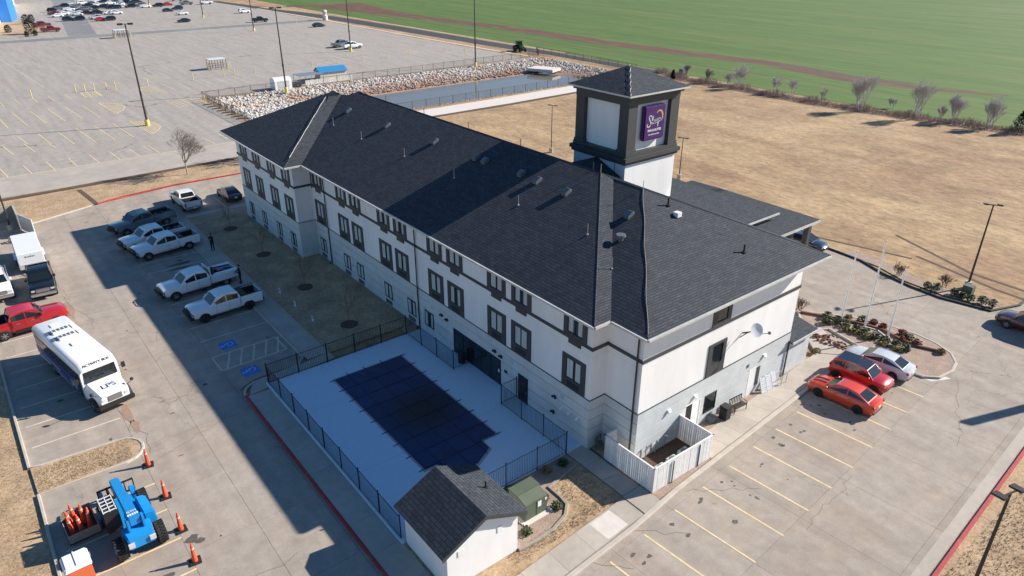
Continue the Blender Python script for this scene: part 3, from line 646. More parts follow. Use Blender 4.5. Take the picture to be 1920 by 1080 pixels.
# ---- roof
XBe, XMe, XRe, YRe, YBe, XEe = XB-OV, XM-OV, XR-OV, YR-OV, YB+OV, XE+OV
YMe, YBs = 24.6-OV, 63.1-OV
zx = lambda x, x0: ZE+PT*(x-x0)
hR = (XEe-XRe)/2; apR = (XRe+hR, YRe+hR, ZE+PT*hR)               # right end hip apex
XRg = 34.0; ZRg = zx(XRg, XMe); mR = (XRg, YMe+(XRg-XMe), ZRg); mL = (XRg, 68.9, ZRg)
yv = YMe+hR                                                       # recess ridge meets main -Y face
hB = (YBe-YBs)/2; zB = ZE+PT*hB
pB = (XBe+hB, YBs+hB, zB); pB2 = (XMe+hB, YBs+hB, zB); apB = (32.25, 70.9, zx(32.25, XBe))
rx, ry = MB(), MB()
rx.quad((XMe, YMe, ZE), mR, mL, (33.2, 69.7, zx(33.2, XMe)), pB2, (XMe, YBs, ZE))                       # main front
ry.quad((XMe, YMe, ZE), (XRe, YMe, ZE), (apR[0], yv, apR[2]), mR)                                          # main -Y strip
rx.quad((XRe, YMe, ZE), (XRe, YRe, ZE), apR, (apR[0], yv, apR[2]))                                         # recess front
ry.quad((XRe, YRe, ZE), (XEe, YRe, ZE), apR)                                                             # end hip
ry.quad((apR[0], yv, apR[2]), apR, (XEe, YRe, ZE), mR)
rx.quad((XEe, YRe, ZE), (43.75, 24, ZE), (43.75, YBs, ZE), mL, mR)                                        # back slope
rx.quad((XBe, YBs, ZE), pB, (31.9, 69.2, zx(31.9, XBe)), apB, (XBe, YBe, ZE))                              # bay front
rb = MB(); rb.quad((XBe, YBs, ZE), (XMe, YBs, ZE), pB2, pB)                                              # bay -Y strip
rb.quad((XBe, YBe, ZE), apB, pB2, (41.7, YBe, ZE)); H(rb, 'roof_hip', 'shingle_y')
rx.quad((41.7, YBe, ZE), pB2, (33.2, 69.7, zx(33.2, XMe)), mL, (43.75, 68.5, ZE))
roof = H(rx, 'roof', 'shingle_x'); o = H(ry, 'roof_hip', 'shingle_y')
# eave: fascia, gutter and soffit
eave = [(XBe, YBe), (XBe, YBs), (XMe, YBs), (XMe, YMe), (XRe, YMe), (XRe, YRe), (XEe, YRe), (XEe, 24)]
fa, gu = MB(), MB()
for i in range(len(eave)-1):
    a, b = Vector(eave[i]), Vector(eave[i+1]); d = (b-a).normalized(); n = Vector((d.y, -d.x)); n = -n if False else n
    # outward normal: interior lies to the +X/+Y side
    mid = (a+b)/2; out = n if (n.x < -.5 or n.y < -.5) else -n
    if abs(d.y) > .5: out = Vector((-1, 0)) if mid.x < 40 else Vector((1, 0))
    else: out = Vector((0, -1))
    a2, b2 = a-d*.004, b+d*.004
    fa.prism([a2.to_tuple(), b2.to_tuple(), (b2-out*.04).to_tuple(), (a2-out*.04).to_tuple()], ZE-.22, ZE-.012)
    gu.prism([(a+out*.01).to_tuple(), (b+out*.01).to_tuple(), (b+out*.12).to_tuple(), (a+out*.12).to_tuple()], ZE-.15, ZE-.02)
H(fa, 'fascia', 'fascia_light'); H(gu, 'gutter', 'fascia_light')
so_ = MB()
for poly in (rect(XMe+.02, XM, YMe+.02, 63), rect(XBe+.02, XB, YBs+.02, YBe-.02), rect(XB, XM+.5, YBs+.02, 63.1), rect(XRe+.02, XR, YRe+.02, 24.4), rect(XR, XEe-.02, YRe+.02, YR), rect(XM, XR+.4, YMe+.02, 24.6)): so_.prism(poly, ZE-.2, ZE-.17)
H(so_, 'soffit', 'soffit')
# ridge and hip caps
rc = MB()
def cap(a, b, wd=.24, h=.025):
    a, b = Vector(a), Vector(b); d = (b-a).normalized(); s_ = d.cross(Vector((0, 0, 1))).normalized()*wd/2; u = Vector((0, 0, h)); dn = Vector((0, 0, -.07))
    rc.add([a+s_+dn, a+u, a-s_+dn, b+s_+dn, b+u, b-s_+dn], [(0, 1, 4, 3), (1, 2, 5, 4), (0, 2, 1), (3, 4, 5), (0, 3, 5, 2)])
for a, b in ((mR, mL), ((XMe, YMe, ZE), mR), ((apR[0], yv, apR[2]), apR), (apR, (XEe, YRe, ZE)), ((XBe, YBs, ZE), pB), (pB, pB2), ((XBe, YBe, ZE), apB), (mR, (XEe, YRe, ZE))): cap(a, b)
H(rc, 'ridge_cap', 'shingle_y')
# roof vents, rods, cables
vent_me = None
def on_roof(x, x0=XMe): return zx(x, x0)
for (x, y, x0) in ((31.37, 66.08, XMe), (31.36, 58.24, XMe), (31.55, 50.5, XMe), (31.49, 44.4, XMe), (31.51, 43.23, XMe), (31.58, 38.87, XMe), (31.5, 37.02, XMe), (31.45, 33.88, XMe), (32.1, 28.71, XRe)):
    z = on_roof(x, x0); v = MB()
    v.add([(x-.25, y-.22, z-.2), (x+.25, y-.22, z+.1), (x+.25, y+.22, z+.1), (x-.25, y+.22, z-.2), (x-.3, y-.24, z+.14), (x+.1, y-.24, z+.38), (x+.1, y+.24, z+.38), (x-.3, y+.24, z+.14), (x+.3, y-.2, z+.3), (x+.3, y+.2, z+.3)],
          [(0, 1, 8, 5, 4), (3, 7, 6, 9, 2), (4, 5, 6, 7), (5, 8, 9, 6), (0, 4, 7, 3), (1, 2, 9, 8)])
    H(v, 'roof_vent', 'vent_grey')
x, y = 30.3, 27.6; z = on_roof(x, XRe); H(MB().tube((x, y, z-.1), (x, y, z+.3), .16, n=12).tube((x, y, z+.28), (x, y, z+.4), .32, .3, n=14), 'roof_turbine', 'vent_grey', smooth=True)
for (x, y, x0) in ((29.3, 65.3, XMe), (29.1, 59.1, XMe), (29.2, 51.6, XMe), (29.2, 44.15, XMe), (29.2, 36.26, XMe), (29.2, 29.38, XMe), (28.3, 26.3, XRe)):
    z = on_roof(x, x0); H(MB().tube((x, y, z-.05), (x, y, z+.75), .022, n=5).tube((x, y, z-.02), (x, y, z+.06), .08, n=6), 'lightning_rod', 'galv')
for y in (34, 42, 49, 56, 63): H(MB().tube((XRg, y, ZRg), (XRg, y, ZRg+.55), .03, n=5), 'lightning_rod', 'pole_dark')
for p in (mR, apR): H(MB().tube(p, (p[0], p[1], p[2]+.6), .02, n=5), 'lightning_rod', 'galv')
def hipp(u, v):  # point on the end hip face
    y = YRe+v; return Vector((u, y, ZE+PT*v))
for u, v in ((36.9, 2.4), (35.0, 7.2)): p = hipp(u, v); H(MB().tube(p, p+Vector((0, 0, .55)), .06, n=8).tube(p, p+Vector((0, 0, .07)), .16, n=8), 'vent_pipe', 'plastic_black')
p = hipp(34.9, 6.3); H(MB().cbox(p+Vector((0, 0, .12)), (.4, .4, .3)), 'roof_vent', 'steel_white')
a, b = Vector((XRe, YRe, ZE)), Vector(apR); H(MB().path([a.lerp(b, t)+Vector((.02*sin(t*19), -.02*sin(t*19), .02)) for t in [i/26*.97+.03 for i in range(27)]] , .014, 4), 'cable', 'wood_grey')
a, b = Vector((XBe, YBs, ZE)), Vector(pB); H(MB().path([a.lerp(b, .12+.86*i/14)+Vector((.02*sin(i*2), 0, .08)) for i in range(15)], .018, 4), 'cable', 'fascia_light')
# satellite dish
M = wallM('E', 36.1)
d = MB(); rings = []
for j in range(5):
    r = .42*j/4+.001; rings.append([(r*cos(2*pi*i/18), r*sin(2*pi*i/18)*1.08, .28*(r*r)) for i in range(18)])
D = M @ Matrix.Translation((.35, 6.15, .75)) @ Matrix.Rotation(rad(-28), 4, 'Y') @ Matrix.Rotation(rad(-28), 4, 'X')
d.loft(rings, caps=False, M=D); dish = H(d, 'satellite_dish', 'steel_white', smooth=True)
MB().tube((.0, 5.75, .02), (.15, 5.9, .35), .05, M=M).tube((.15, 5.9, .35), (.33, 6.1, .7), .04, M=M).tube((-.25, 5.5, .02), (.15, 5.9, .35), .03, M=M).build('mount', 'dark_trim', dish)
MB().tube((.3, 5.85, .7), (1.0, 5.95, 1.3), .022, M=M).cbox((1.0, 5.97, 1.3), (.12, .16, .16), M).build('feed_arm', 'vent_grey', dish)
# annex at the right end
ax = MB().prism(rect(XE, 45.1, YR+.02, 26.2), 0, 2.8); H(ax, 'annex', 'white_stucco')
for k in range(4):
    H(MB().prism(rect(XE+.02, 45.13, YR-.02, YR+.019), zs[k]+(.022 if k else 0), min(zs[k+1], 2.78)-.012), 'siding_panel', 'grey_siding')
    H(MB().prism(rect(45.1, 45.13, YR+.02, 26.2), zs[k]+(.022 if k else 0), min(zs[k+1], 2.78)-.012), 'siding_panel', 'grey_siding')
H(MB().add([(XE-.1, YR-.35, 2.9), (45.5, YR-.35, 2.9), (45.5, 26.4, 3.75), (XE-.1, 26.4, 3.75), (XE-.1, YR-.35, 2.8), (45.5, YR-.35, 2.8), (45.5, 26.4, 3.65), (XE-.1, 26.4, 3.65)], [(0, 1, 2, 3), (7, 6, 5, 4), (0, 4, 5, 1), (1, 5, 6, 2), (2, 6, 7, 3), (3, 7, 4, 0)]), 'annex_roof', 'shingle_y')
H(MB().box(XE-.1, 45.52, YR-.43, YR-.36, 2.76, 2.93), 'gutter', 'fascia_light')
# ---- sign tower
TX0, TX1, TY0, TY1 = 38.85, 44.5, 35.5, 41.15
H(MB().prism(rect(TX0, TX1, TY0, TY1), 9.5, 13.3), 'tower_base', 'white_stucco')
tc = (TX0+TX1)/2, (TY0+TY1)/2
def sq(h, z0, z1, mb): mb.prism(rect(tc[0]-h, tc[0]+h, tc[1]-h, tc[1]+h), z0, z1)
rg = MB(); sq(2.98, 13.1, 13.3, rg); sq(3.1, 13.32, 13.62, rg); sq(2.9, 13.64, 13.9, rg); H(rg, 'tower_cornice', 'dark_trim')
H(MB().prism(rect(tc[0]-2.45, tc[0]+2.45, tc[1]-2.45, tc[1]+2.45), 13.6, 17.9), 'tower_panel', 'white_stucco')
for sx in (-1, 1):
    for sy in (-1, 1):
        c = MB(); cx, cy = tc[0]+sx*2.33, tc[1]+sy*2.33
        c.prism(rect(cx-.47, cx+.47, cy-.47, cy+.47), 14.12, 17.5); c.prism(rect(cx-.53, cx+.53, cy-.53, cy+.53), 13.88, 14.12); H(c, 'tower_column', 'dark_trim')
fr = MB(); sq(2.82, 17.45, 18.2, fr); sq(3.0, 17.95, 18.22, fr); H(fr, 'tower_frieze', 'dark_trim')
e = 3.32; ap = (tc[0], tc[1], 19.75)
cn = [(tc[0]-e, tc[1]-e, 18.3), (tc[0]+e, tc[1]-e, 18.3), (tc[0]+e, tc[1]+e, 18.3), (tc[0]-e, tc[1]+e, 18.3)]
H(MB().quad(cn[3], cn[0], ap).quad(cn[1], cn[2], ap), 'tower_roof', 'shingle_x'); H(MB().quad(cn[0], cn[1], ap).quad(cn[2], cn[3], ap), 'tower_roof', 'shingle_y')
ef = MB(); ring(ef, tc[0]-e, tc[0]+e, tc[1]-e, tc[1]+e, tc[0]-e+.08, tc[0]+e-.08, tc[1]-e+.08, tc[1]+e-.08, 18.17, 18.296, Matrix()); H(ef, 'tower_fascia', 'fascia_light')
H(MB().prism(rect(tc[0]-e+.1, tc[0]+e-.1, tc[1]-e+.1, tc[1]+e-.1), 18.22, 18.27), 'tower_soffit', 'dark_trim')
a, b = Vector(cn[0]), Vector(ap); H(MB().path([a.lerp(b, t)+Vector((.03*sin(t*31), -.03*sin(t*31), .05)) for t in [i/16 for i in range(17)]], .012, 4), 'cable', 'fascia_light')
H(MB().path([(TX0-.02, 36.6, 13.1), (TX0-.02, 36.5, 12.2), (TX0-.02, 36.1, 11.4)], .02, 4), 'cable', 'pole_dark')
# cricket roof between ridge and tower
H(MB().quad((TX0, 38.5, 13.1), (TX0, 41.2, 12.05), (36.0, 38.5, 13.1)).quad((TX0, 38.5, 13.1), (36.0, 38.5, 13.1), (TX0, 35.75, 12.05)), 'roof_cricket', 'shingle_y')
# sign: cabinet with script lettering
SM = frame((tc[0]+.05, TY0+.38-.02, 15.9), (1, 0, 0), (0, 0, 1))       # on the -Y face
sb = MB(); sgn = H(sb.box(-1.15, 1.15, -1.3, 1.3, .0, .42, SM), 'sign_cabinet', 'sign_purple', bevel=.09)
def stroke(pts, wd, m, name, z=.424):
    mb = MB(); k = [Vector((*p, 0)) for p in pts]; s2 = []
    for i in range(len(k)-1):
        p0, p1, p2, p3 = k[max(i-1, 0)], k[i], k[i+1], k[min(i+2, len(k)-1)]
        for t in [j/5 for j in range(5)]: s2.append(.5*((2*p1)+(p2-p0)*t+(2*p0-5*p1+4*p2-p3)*t*t+(3*p1-p0-3*p2+p3)*t**3))
    s2.append(k[-1])
    for i in range(len(s2)-1):
        d = (s2[i+1]-s2[i]).normalized(); n = Vector((-d.y, d.x, 0)); w0 = wd(i/len(s2)) if callable(wd) else wd; n0 = n*w0/2
        mb.quad(*[tuple(SM @ Vector((q.x, q.y, z))) for q in (s2[i]+n0-d*.008, s2[i]-n0-d*.008, s2[i+1]-n0+d*.008, s2[i+1]+n0+d*.008)])
    return mb.build(name, m, sgn)
S_ = [(-.38, .47), (-.52, .58), (-.66, .5), (-.62, .3), (-.5, .1), (-.5, -.12), (-.68, -.25), (-.85, -.16), (-.8, -.02)]
stroke(S_, .1, 'white_paint', 'letter')
stroke([(-.48, -.08), (-.3, .15), (-.22, .42), (-.27, .5), (-.32, .35), (-.31, .05), (-.22, -.05), (-.1, .06)], .08, 'white_paint', 'letter')
stroke([(-.1, .06), (.04, .17), (.0, .24), (-.08, .16), (-.08, .0), (.03, -.03), (.14, .08)], .075, 'white_paint', 'letter')
stroke([(.14, .08), (.28, .2), (.24, .27), (.16, .2), (.16, .04), (.27, .0), (.38, .13)], .075, 'white_paint', 'letter')
stroke([(.4, .3), (.38, .05), (.33, -.3)], .08, 'white_paint', 'letter'); stroke([(.4, .18), (.5, .3), (.6, .24), (.56, .08), (.42, .06)], .075, 'white_paint', 'letter'); stroke([(.58, .14), (.7, .18)], .06, 'white_paint', 'letter')
stroke([(.12, .72), (.35, .86), (.6, .82), (.78, .58), (.8, .3), (.72, .08)], lambda t: .03+.1*sin(pi*min(1, t*1.05))**.8, 'sign_gold', 'moon_arc', .426)
text('letters', 'INN & SUITES', .25, 'white_paint', sgn, SM @ Matrix.Translation((0, -.55, .424)), .004, 1, bold=.006)
text('letters', 'BY CHOICE HOTELS', .125, 'white_paint', sgn, SM @ Matrix.Translation((-.02, -.87, .424)), .004, 1.05, bold=.003)
# lobby wing and entrance canopy behind
H(MB().prism(rect(42.6, 56.0, 33.8, 50), 0, 5.85), 'lobby_wall', 'white_stucco')
lw = MB().quad((42, 32.9, 6), (56.9, 32.9, 6), (50.9, 41.6, 8.55), (42, 41.6, 8.55)); 
H(lw, 'lobby_roof', 'shingle_y'); H(MB().quad((56.9, 32.9, 6), (56.9, 51, 6), (50.9, 42.5, 8.55), (50.9, 41.6, 8.55)).quad((42, 41.6, 8.55), (50.9, 41.6, 8.55), (50.9, 42.5, 8.55), (42, 51, 6)), 'lobby_roof', 'shingle_x')
H(MB().box(42, 56.95, 32.78, 32.88, 5.82, 5.98), 'gutter', 'fascia_light')
H(MB().quad((50, 31, 4.9), (61.1, 31, 4.9), (57, 38.6, 6.55), (50, 38.6, 6.55)), 'canopy_roof', 'shingle_y'); H(MB().quad((61.1, 31, 4.9), (61.1, 46, 4.9), (57, 39.5, 6.55), (57, 38.6, 6.55)).quad((50, 38.6, 6.55), (57, 38.6, 6.55), (57, 39.5, 6.55), (61.1, 46, 4.9), (50, 46, 4.9)), 'canopy_roof', 'shingle_x')
cf = MB(); ring(cf, 50, 61.12, 30.98, 46, 50.12, 61.0, 31.1, 45.9, 4.62, 4.89, Matrix()); H(cf, 'fascia', 'fascia_light'); H(MB().box(50.12, 61, 31.1, 45.9, 4.66, 4.7), 'canopy_soffit', 'dark_trim')
for x in (57.4, 60.4):
    for y in (31.7, 44.5): H(MB().box(x-.25, x+.25, y-.25, y+.25, 0, 4.66).box(x-.38, x+.38, y-.38, y+.38, 0, .9), 'canopy_column', 'dark_trim')
# ================================================================== POOL YARD, HUT, ENCLOSURE
cov = MB(); cxs = [16.4, 17.7, 19.05, 20.4, 21.75]; cys = frange(29.1, 41.05, 1.5)
mx_ = 28; 
def inpoly(x, y, P):
    r = False
    for i in range(len(P)):
        a, b = P[i], P[i-1]
        if (a[1] > y) != (b[1] > y) and x < (b[0]-a[0])*(y-a[1])/(b[1]-a[1])+a[0]: r = not r
    return r
gx_, gy_ = frange(16.4, 21.75, .3), frange(27.55, 41.1, .3)
def cov_z(x, y): return .196-.016*min(1, max(0, min(x-16.4, 21.75-x, y-27.5, 41.1-y))/1.2)
for i in range(len(gx_)-1):
    for j in range(len(gy_)-1):
        q = pool
        for ax, val, ge in ((0, gx_[i], True), (0, gx_[i+1], False), (1, gy_[j], True), (1, gy_[j+1], False)):
            q = clip(q, ax, val, ge)
            if len(q) < 3: break
        if len(q) >= 3: cov.quad(*[(x, y, cov_z(x, y)+.004*sin(x*7)*sin(y*5)) for x, y in q])
pc = cov.build('pool_cover', 'pool_cover', label='navy blue safety cover strapped over the outdoor pool', cat='pool cover', smooth=True)
for x in (17.45, 18.8, 20.2): MB().path([(x, y, .203-.016*min(1, max(0, min(y-29, 41.1-y))/1.2)) for y in frange(27.9 if 17.4 < x < 20.5 else 29, 41.1, .8)], .014, 4).build('strap', 'strap', pc)
for y in cys: MB().path([(x, y, .203-.016*min(1, max(0, min(x-16.4, 21.75-x))/1.2)) for x in frange(16.4, 21.7, .6)], .014, 4).build('strap', 'strap', pc)
for y in cys:
    for x, s_ in ((16.4, -1), (21.75, 1)): MB().tube((x, y, .19), (x+s_*.38, y, .175), .028, n=5).build('spring_anchor', 'black_metal', pc)
for x in (17.45, 18.8, 20.2): MB().tube((x, 41.08, .19), (x, 41.45, .175), .028, n=5).build('spring_anchor', 'black_metal', pc)
lf = empty('pool_lift', (16.9, 27.7, .16), 0, 'white pool lift with a black mast at the end of the pool', 'pool lift')
MB().box(-.3, .3, -.3, .3, 0, .45).box(-.25, .25, -.3, -.2, .45, .85).build('seat', 'steel_white', lf, bevel=.04); MB().tube((.3, .35, 0), (.3, .35, 1.5), .05).tube((.3, .35, 1.45), (-.1, .45, 1.55), .04).build('mast', 'black_metal', lf)
def picket_fence(name, pts, h, label, spacing=2.35, z0=.16, pk=.125):
    e = empty(name, (*pts[0], z0), 0, label, 'fence'); pick = MB(); o3 = Vector((*pts[0], z0))
    for i in range(len(pts)-1):
        a, b = Vector((*pts[i], z0))-o3, Vector((*pts[i+1], z0))-o3; L_ = (b-a).length; n = max(1, round(L_/spacing)); u = Vector((0, 0, 1))
        for k in range(n + (1 if i == len(pts)-2 else 0)):
            p = a.lerp(b, k/n); MB().tube(p-u*.1, p+u*(h+.05), .04, n=4).tube(p+u*(h+.05), p+u*(h+.09), .05, n=4).build('post', 'black_metal', e)
        for zz in (.12, h-.05): MB().tube(a+u*zz, b+u*zz, .022, n=4).build('rail', 'black_metal', e)
        for k in range(int(L_/pk)): p = a.lerp(b, (k+.5)*pk/L_); pick.tube(p+u*.05, p+u*(h), .011, n=3, cap=False)
    pick.build('pickets', 'black_metal', e, kind='stuff'); return e
picket_fence('pool_fence', [(12.55, 25.2), (12.55, 43.55), (23.8, 43.62), (23.82, 37.0), (25.3, 37.03)], 1.6, 'black picket fence along the red kerb side and lawn end of the pool')
picket_fence('pool_fence', [(25.3, 31.5), (23.98, 31.5), (23.98, 24.98), (17.0, 24.98)], 1.6, 'black picket fence between the storefront doors and the equipment hut')
tr_ = MB().tube((24.9, 37.5, .16), (24.9, 37.5, .95), .28, n=10).tube((24.9, 37.5, .95), (24.9, 37.5, 1.05), .3, .18, n=10).build('trash_can', 'plastic_black', label='round black trash can behind the pool fence by the storefront', cat='trash can')
# equipment hut
hut = empty('equipment_hut', (14.8, 22.9, 0), 0, 'small white pool equipment hut with dark shingle gable roof', 'hut')
hx, hy = 2.13, 1.96
MB().add([(-hx, -hy, 0), (hx, -hy, 0), (hx, hy, 0), (-hx, hy, 0), (-hx, -hy, 2.75), (hx, -hy, 2.75), (hx, hy, 2.75), (-hx, hy, 2.75), (0, -hy, 3.72), (0, hy, 3.72)], [(0, 1, 5, 8, 4), (2, 3, 7, 9, 6), (1, 2, 6, 5), (3, 0, 4, 7), (4, 8, 9, 7), (8, 5, 6, 9)]).build('wall', 'white_stucco', hut)
for s_ in (-1, 1):
    MB().add([(0, -hy-.28, 3.82), (s_*2.55, -hy-.28, 2.62), (s_*2.55, hy+.28, 2.62), (0, hy+.28, 3.82), (0, -hy-.28, 3.9), (s_*2.55, -hy-.28, 2.7), (s_*2.55, hy+.28, 2.7), (0, hy+.28, 3.9)], [(3, 2, 1, 0), (4, 5, 6, 7), (0, 1, 5, 4), (1, 2, 6, 5), (2, 3, 7, 6)]).build('roof', 'shingle_x', hut)
    MB().add([(0, -hy-.3, 3.66), (s_*2.52, -hy-.3, 2.47), (s_*2.52, -hy-.3, 2.68), (0, -hy-.3, 3.87), (0, -hy-.25, 3.66), (s_*2.52, -hy-.25, 2.47), (s_*2.52, -hy-.25, 2.68), (0, -hy-.25, 3.87)], [(0, 1, 2, 3), (7, 6, 5, 4), (0, 4, 5, 1), (3, 2, 6, 7), (1, 5, 6, 2)]).build('barge_board', 'dark_trim', hut)
for x, z in ((-1.35, 2.15), (1.0, 2.25)):
    v = MB(); v.box(x-.16, x+.16, -hy-.03, -hy, z-.18, z+.18).build('vent', 'steel_white', hut)
MB().tube((1.6, 0, 3.1), (1.6, 0, 3.55), .05, n=8).tube((1.6, 0, 3.05), (1.6, 0, 3.2), .11, n=8).build('vent_pipe', 'plastic_black', hut)
MB().box(-hx-.02, hx+.02, -hy-.02, hy+.02, 0, .12).build('plinth', 'concrete_walk', hut)
# transformer
tf = empty('transformer_cabinet', (19.2, 22.85, .1), 0, 'green electrical transformer cabinet on a pad beside the hut', 'transformer')
MB().box(-1.0, 1.0, -1.0, .95, 0, .06).build('pad', 'concrete_pale', tf)
MB().add([(-.78, -.72, .06), (.78, -.72, .06), (.78, .72, .06), (-.78, .72, .06), (-.78, -.72, 1.15), (.78, -.72, 1.15), (.78, .05, 1.36), (-.78, .05, 1.36), (.78, .72, 1.3), (-.78, .72, 1.3)], [(3, 2, 1, 0), (0, 1, 5, 4), (4, 5, 6, 7), (7, 6, 8, 9), (2, 3, 9, 8), (1, 2, 8, 6, 5), (3, 0, 4, 7, 9)]).build('cabinet', 'transformer_green', tf, bevel=.02)
MB().box(-.82, .82, -.03, .76, 1.3, 1.39).build('lid', 'transformer_green', tf, bevel=.02)
MB().box(-.012, .012, -.735, -.72, .1, 1.1).build('door_seam', 'plastic_black', tf); MB().box(.1, .34, -.735, -.721, .62, .98).box(.6, .72, -.735, -.721, .85, 1.0).build('label_plate', 'steel_white', tf)
# board enclosure with condensers
en = empty('board_enclosure', (25.54, 19.43, .1), 0, 'white vertical board enclosure at the near corner of the hotel', 'enclosure')
runs = [((1.06, 3.87), (0, 3.87)), ((0, 3.87), (0, 0)), ((0, 0), (5.07, -.08)), ((5.07, -.08), (5.06, 2.45))]
for a, b in runs:
    a, b = Vector(a), Vector(b); d = (b-a); L_ = d.length; d.normalize(); n = Vector((-d.y, d.x)); k = round(L_/.155)
    for i in range(k):
        p, q = a+d*(L_*i/k+.006), a+d*(L_*(i+1)/k-.006); j = random.uniform(-.006, .006)
        MB().prism([(p-n*(.012-j)).to_tuple(), (q-n*(.012-j)).to_tuple(), (q+n*(.012+j)).to_tuple(), (p+n*(.012+j)).to_tuple()], random.uniform(0, .03), 1.72+random.uniform(-.008, .008)).build('board', 'wood_white', en)
    MB().prism([(a-n*.05-d*.05).to_tuple(), (b-n*.05+d*.05).to_tuple(), (b+n*.05+d*.05).to_tuple(), (a+n*.05-d*.05).to_tuple()], 1.735, 1.775).build('cap_rail', 'wood_white', en)
for x in (1.55, 3.9): MB().tube((x, -.1, 0), (x, -.1, 1.6), .04, n=8).build('steel_post', 'vent_grey', en)
sheet('enclosure_floor', [(25.6, 19.5), (30.55, 19.45), (30.55, 21.85), (26.55, 21.85), (26.55, 23.2), (25.6, 23.2)], .115, 'mulch', kind=ST)
cd0 = empty('condenser_unit', (27.0, 20.0, .12), 0, 'grey air condenser unit standing inside the board enclosure', 'air conditioner', 'condensers in the enclosure')
MB().box(-.38, .38, -.38, .38, 0, .72).build('case', 'fascia_light', cd0, bevel=.05); MB().tube((0, 0, .72), (0, 0, .77), .33, .28, n=14).build('fan_grille', 'vent_grey', cd0)
for x, y in ((28.1, 20.05), (29.2, 20.1)): c = copy_tree(cd0); c.location = (x, y, .12)
for x in (27.5, 28.4, 29.2): MB().tube((x, 21.75, .1), (x, 21.75, 1.0), .03).tube((x, 21.75, 1.0), (x, 21.55, 1.05), .05).build('utility_pipe', 'galv', label='short grey utility pipe standing against the enclosure wall', cat='pipe', group='pipes by the end wall')
gmn = MB().cbox((25.95, 24.15, .5), (.3, .25, .35)).tube((25.8, 24.3, .1), (25.8, 24.3, .9), .03).tube((26.2, 24.3, .1), (26.2, 24.3, 1.0), .03).tube((25.8, 24.3, .88), (26.2, 24.3, .95), .04).sphere((26.0, 24.2, .8), .14).build('gas_meter', 'vent_grey', label='grey gas meter in the recessed corner of the hotel', cat='meter')
# bench, bin, lounge chairs along the end wall
bn = empty('bench', (36.0, 21.4, .11), rad(-4), 'black metal bench on the gravel against the end wall', 'bench')
st = MB(); 
for i in range(7): st.box(-.62, .62, -.42+i*.07, -.38+i*.07, .43, .46)
st.build('seat', 'black_metal', bn); bk_ = MB()
for i in range(8): bk_.box(-.62+i*.17, -.58+i*.17, .1, .14, .46, .95)
bk_.box(-.64, .64, .1, .15, .92, .97); bk_.build('backrest', 'black_metal', bn)
for x in (-.6, .6): MB().tube((x, -.38, 0), (x, -.38, .62), .025).tube((x, .12, 0), (x, .12, .5), .025).tube((x, -.4, .62), (x, .12, .66), .022).build('leg', 'black_metal', bn)
bi = empty('litter_bin', (34.6, 21.25, .11), 0, 'square black litter bin on the gravel by the end wall window', 'litter bin')
MB().box(-.28, .28, -.28, .28, 0, .85).build('body', 'plastic_black', bi, bevel=.03); MB().box(-.32, .32, -.32, .32, .88, 1.0).build('lid', 'plastic_black', bi, bevel=.03)
MB().box(33.35, 33.9, 21.35, 21.75, .1, .55).build('utility_box', 'vent_grey', label='low grey utility box under the end wall window', cat='utility box', bevel=.02)
for i, x in enumerate((39.2, 39.85, 40.45)):
    lc = empty('folded_lounger', (x, 21.3, .11), rad(-14), 'white folded pool lounger leaning against the end wall', 'lounger', 'white loungers by the end wall')
    M = Matrix.Rotation(rad(-24), 4, 'X'); s = MB()
    for k in range(9): s.box(-.24, .24, -.02, .02, .03+k*.12, .12+k*.12, M)
    s.build('slat_panel', 'white_paint', lc); MB().box(-.27, -.24, -.03, .03, 0, 1.1, M).box(.24, .27, -.03, .03, 0, 1.1, M).build('frame', 'white_paint', lc)
rk_ = empty('metal_rack', (41.2, 21.45, .11), 0, 'grey tubular metal rack beside the white loungers', 'rack')
MB().path([(-.3, -.3, 0), (-.3, -.3, .8), (.3, -.3, .8), (.3, -.3, 0)], .025).path([(-.3, .1, 0), (-.3, .1, .8), (.3, .1, .8), (.3, .1, 0)], .025).build('frame', 'galv', rk_)
# vegetation helpers
def bush(x, y, r, h, m, label, group=None, z=.1, n=170, cat='bush'):
    e = empty('shrub', (x, y, z), 0, label, cat, group); f = MB()
    for i in range(n):
        a, u, v = random.uniform(0, 2*pi), random.random()**.4, random.uniform(.05, 1)
        rr = r*u*math.sqrt(max(.05, 1-(v-.42)**2/.36))*random.uniform(.85, 1.1); c = Vector((rr*cos(a), rr*sin(a), h*v)); s_ = random.uniform(.05, .10)*(.6+r)
        q = Matrix.Rotation(random.uniform(0, 6.3), 4, 'Z') @ Matrix.Rotation(random.uniform(-1.1, 1.1), 4, 'X')
        f.quad(*[c+(q @ Vector(p)) for p in ((-s_, -s_*.5, 0), (s_, -s_*.6, 0), (s_*.8, s_*.6, 0), (-s_, s_*.5, 0))])
    f.build('foliage', m, e); MB().tube((0, 0, -.05), (0, 0, h*.5), .03, .015, n=5).tube((0, 0, .05), (r*.4, .1, h*.6), .02, .01, n=4).build('stem', 'bark_brown', e); return e
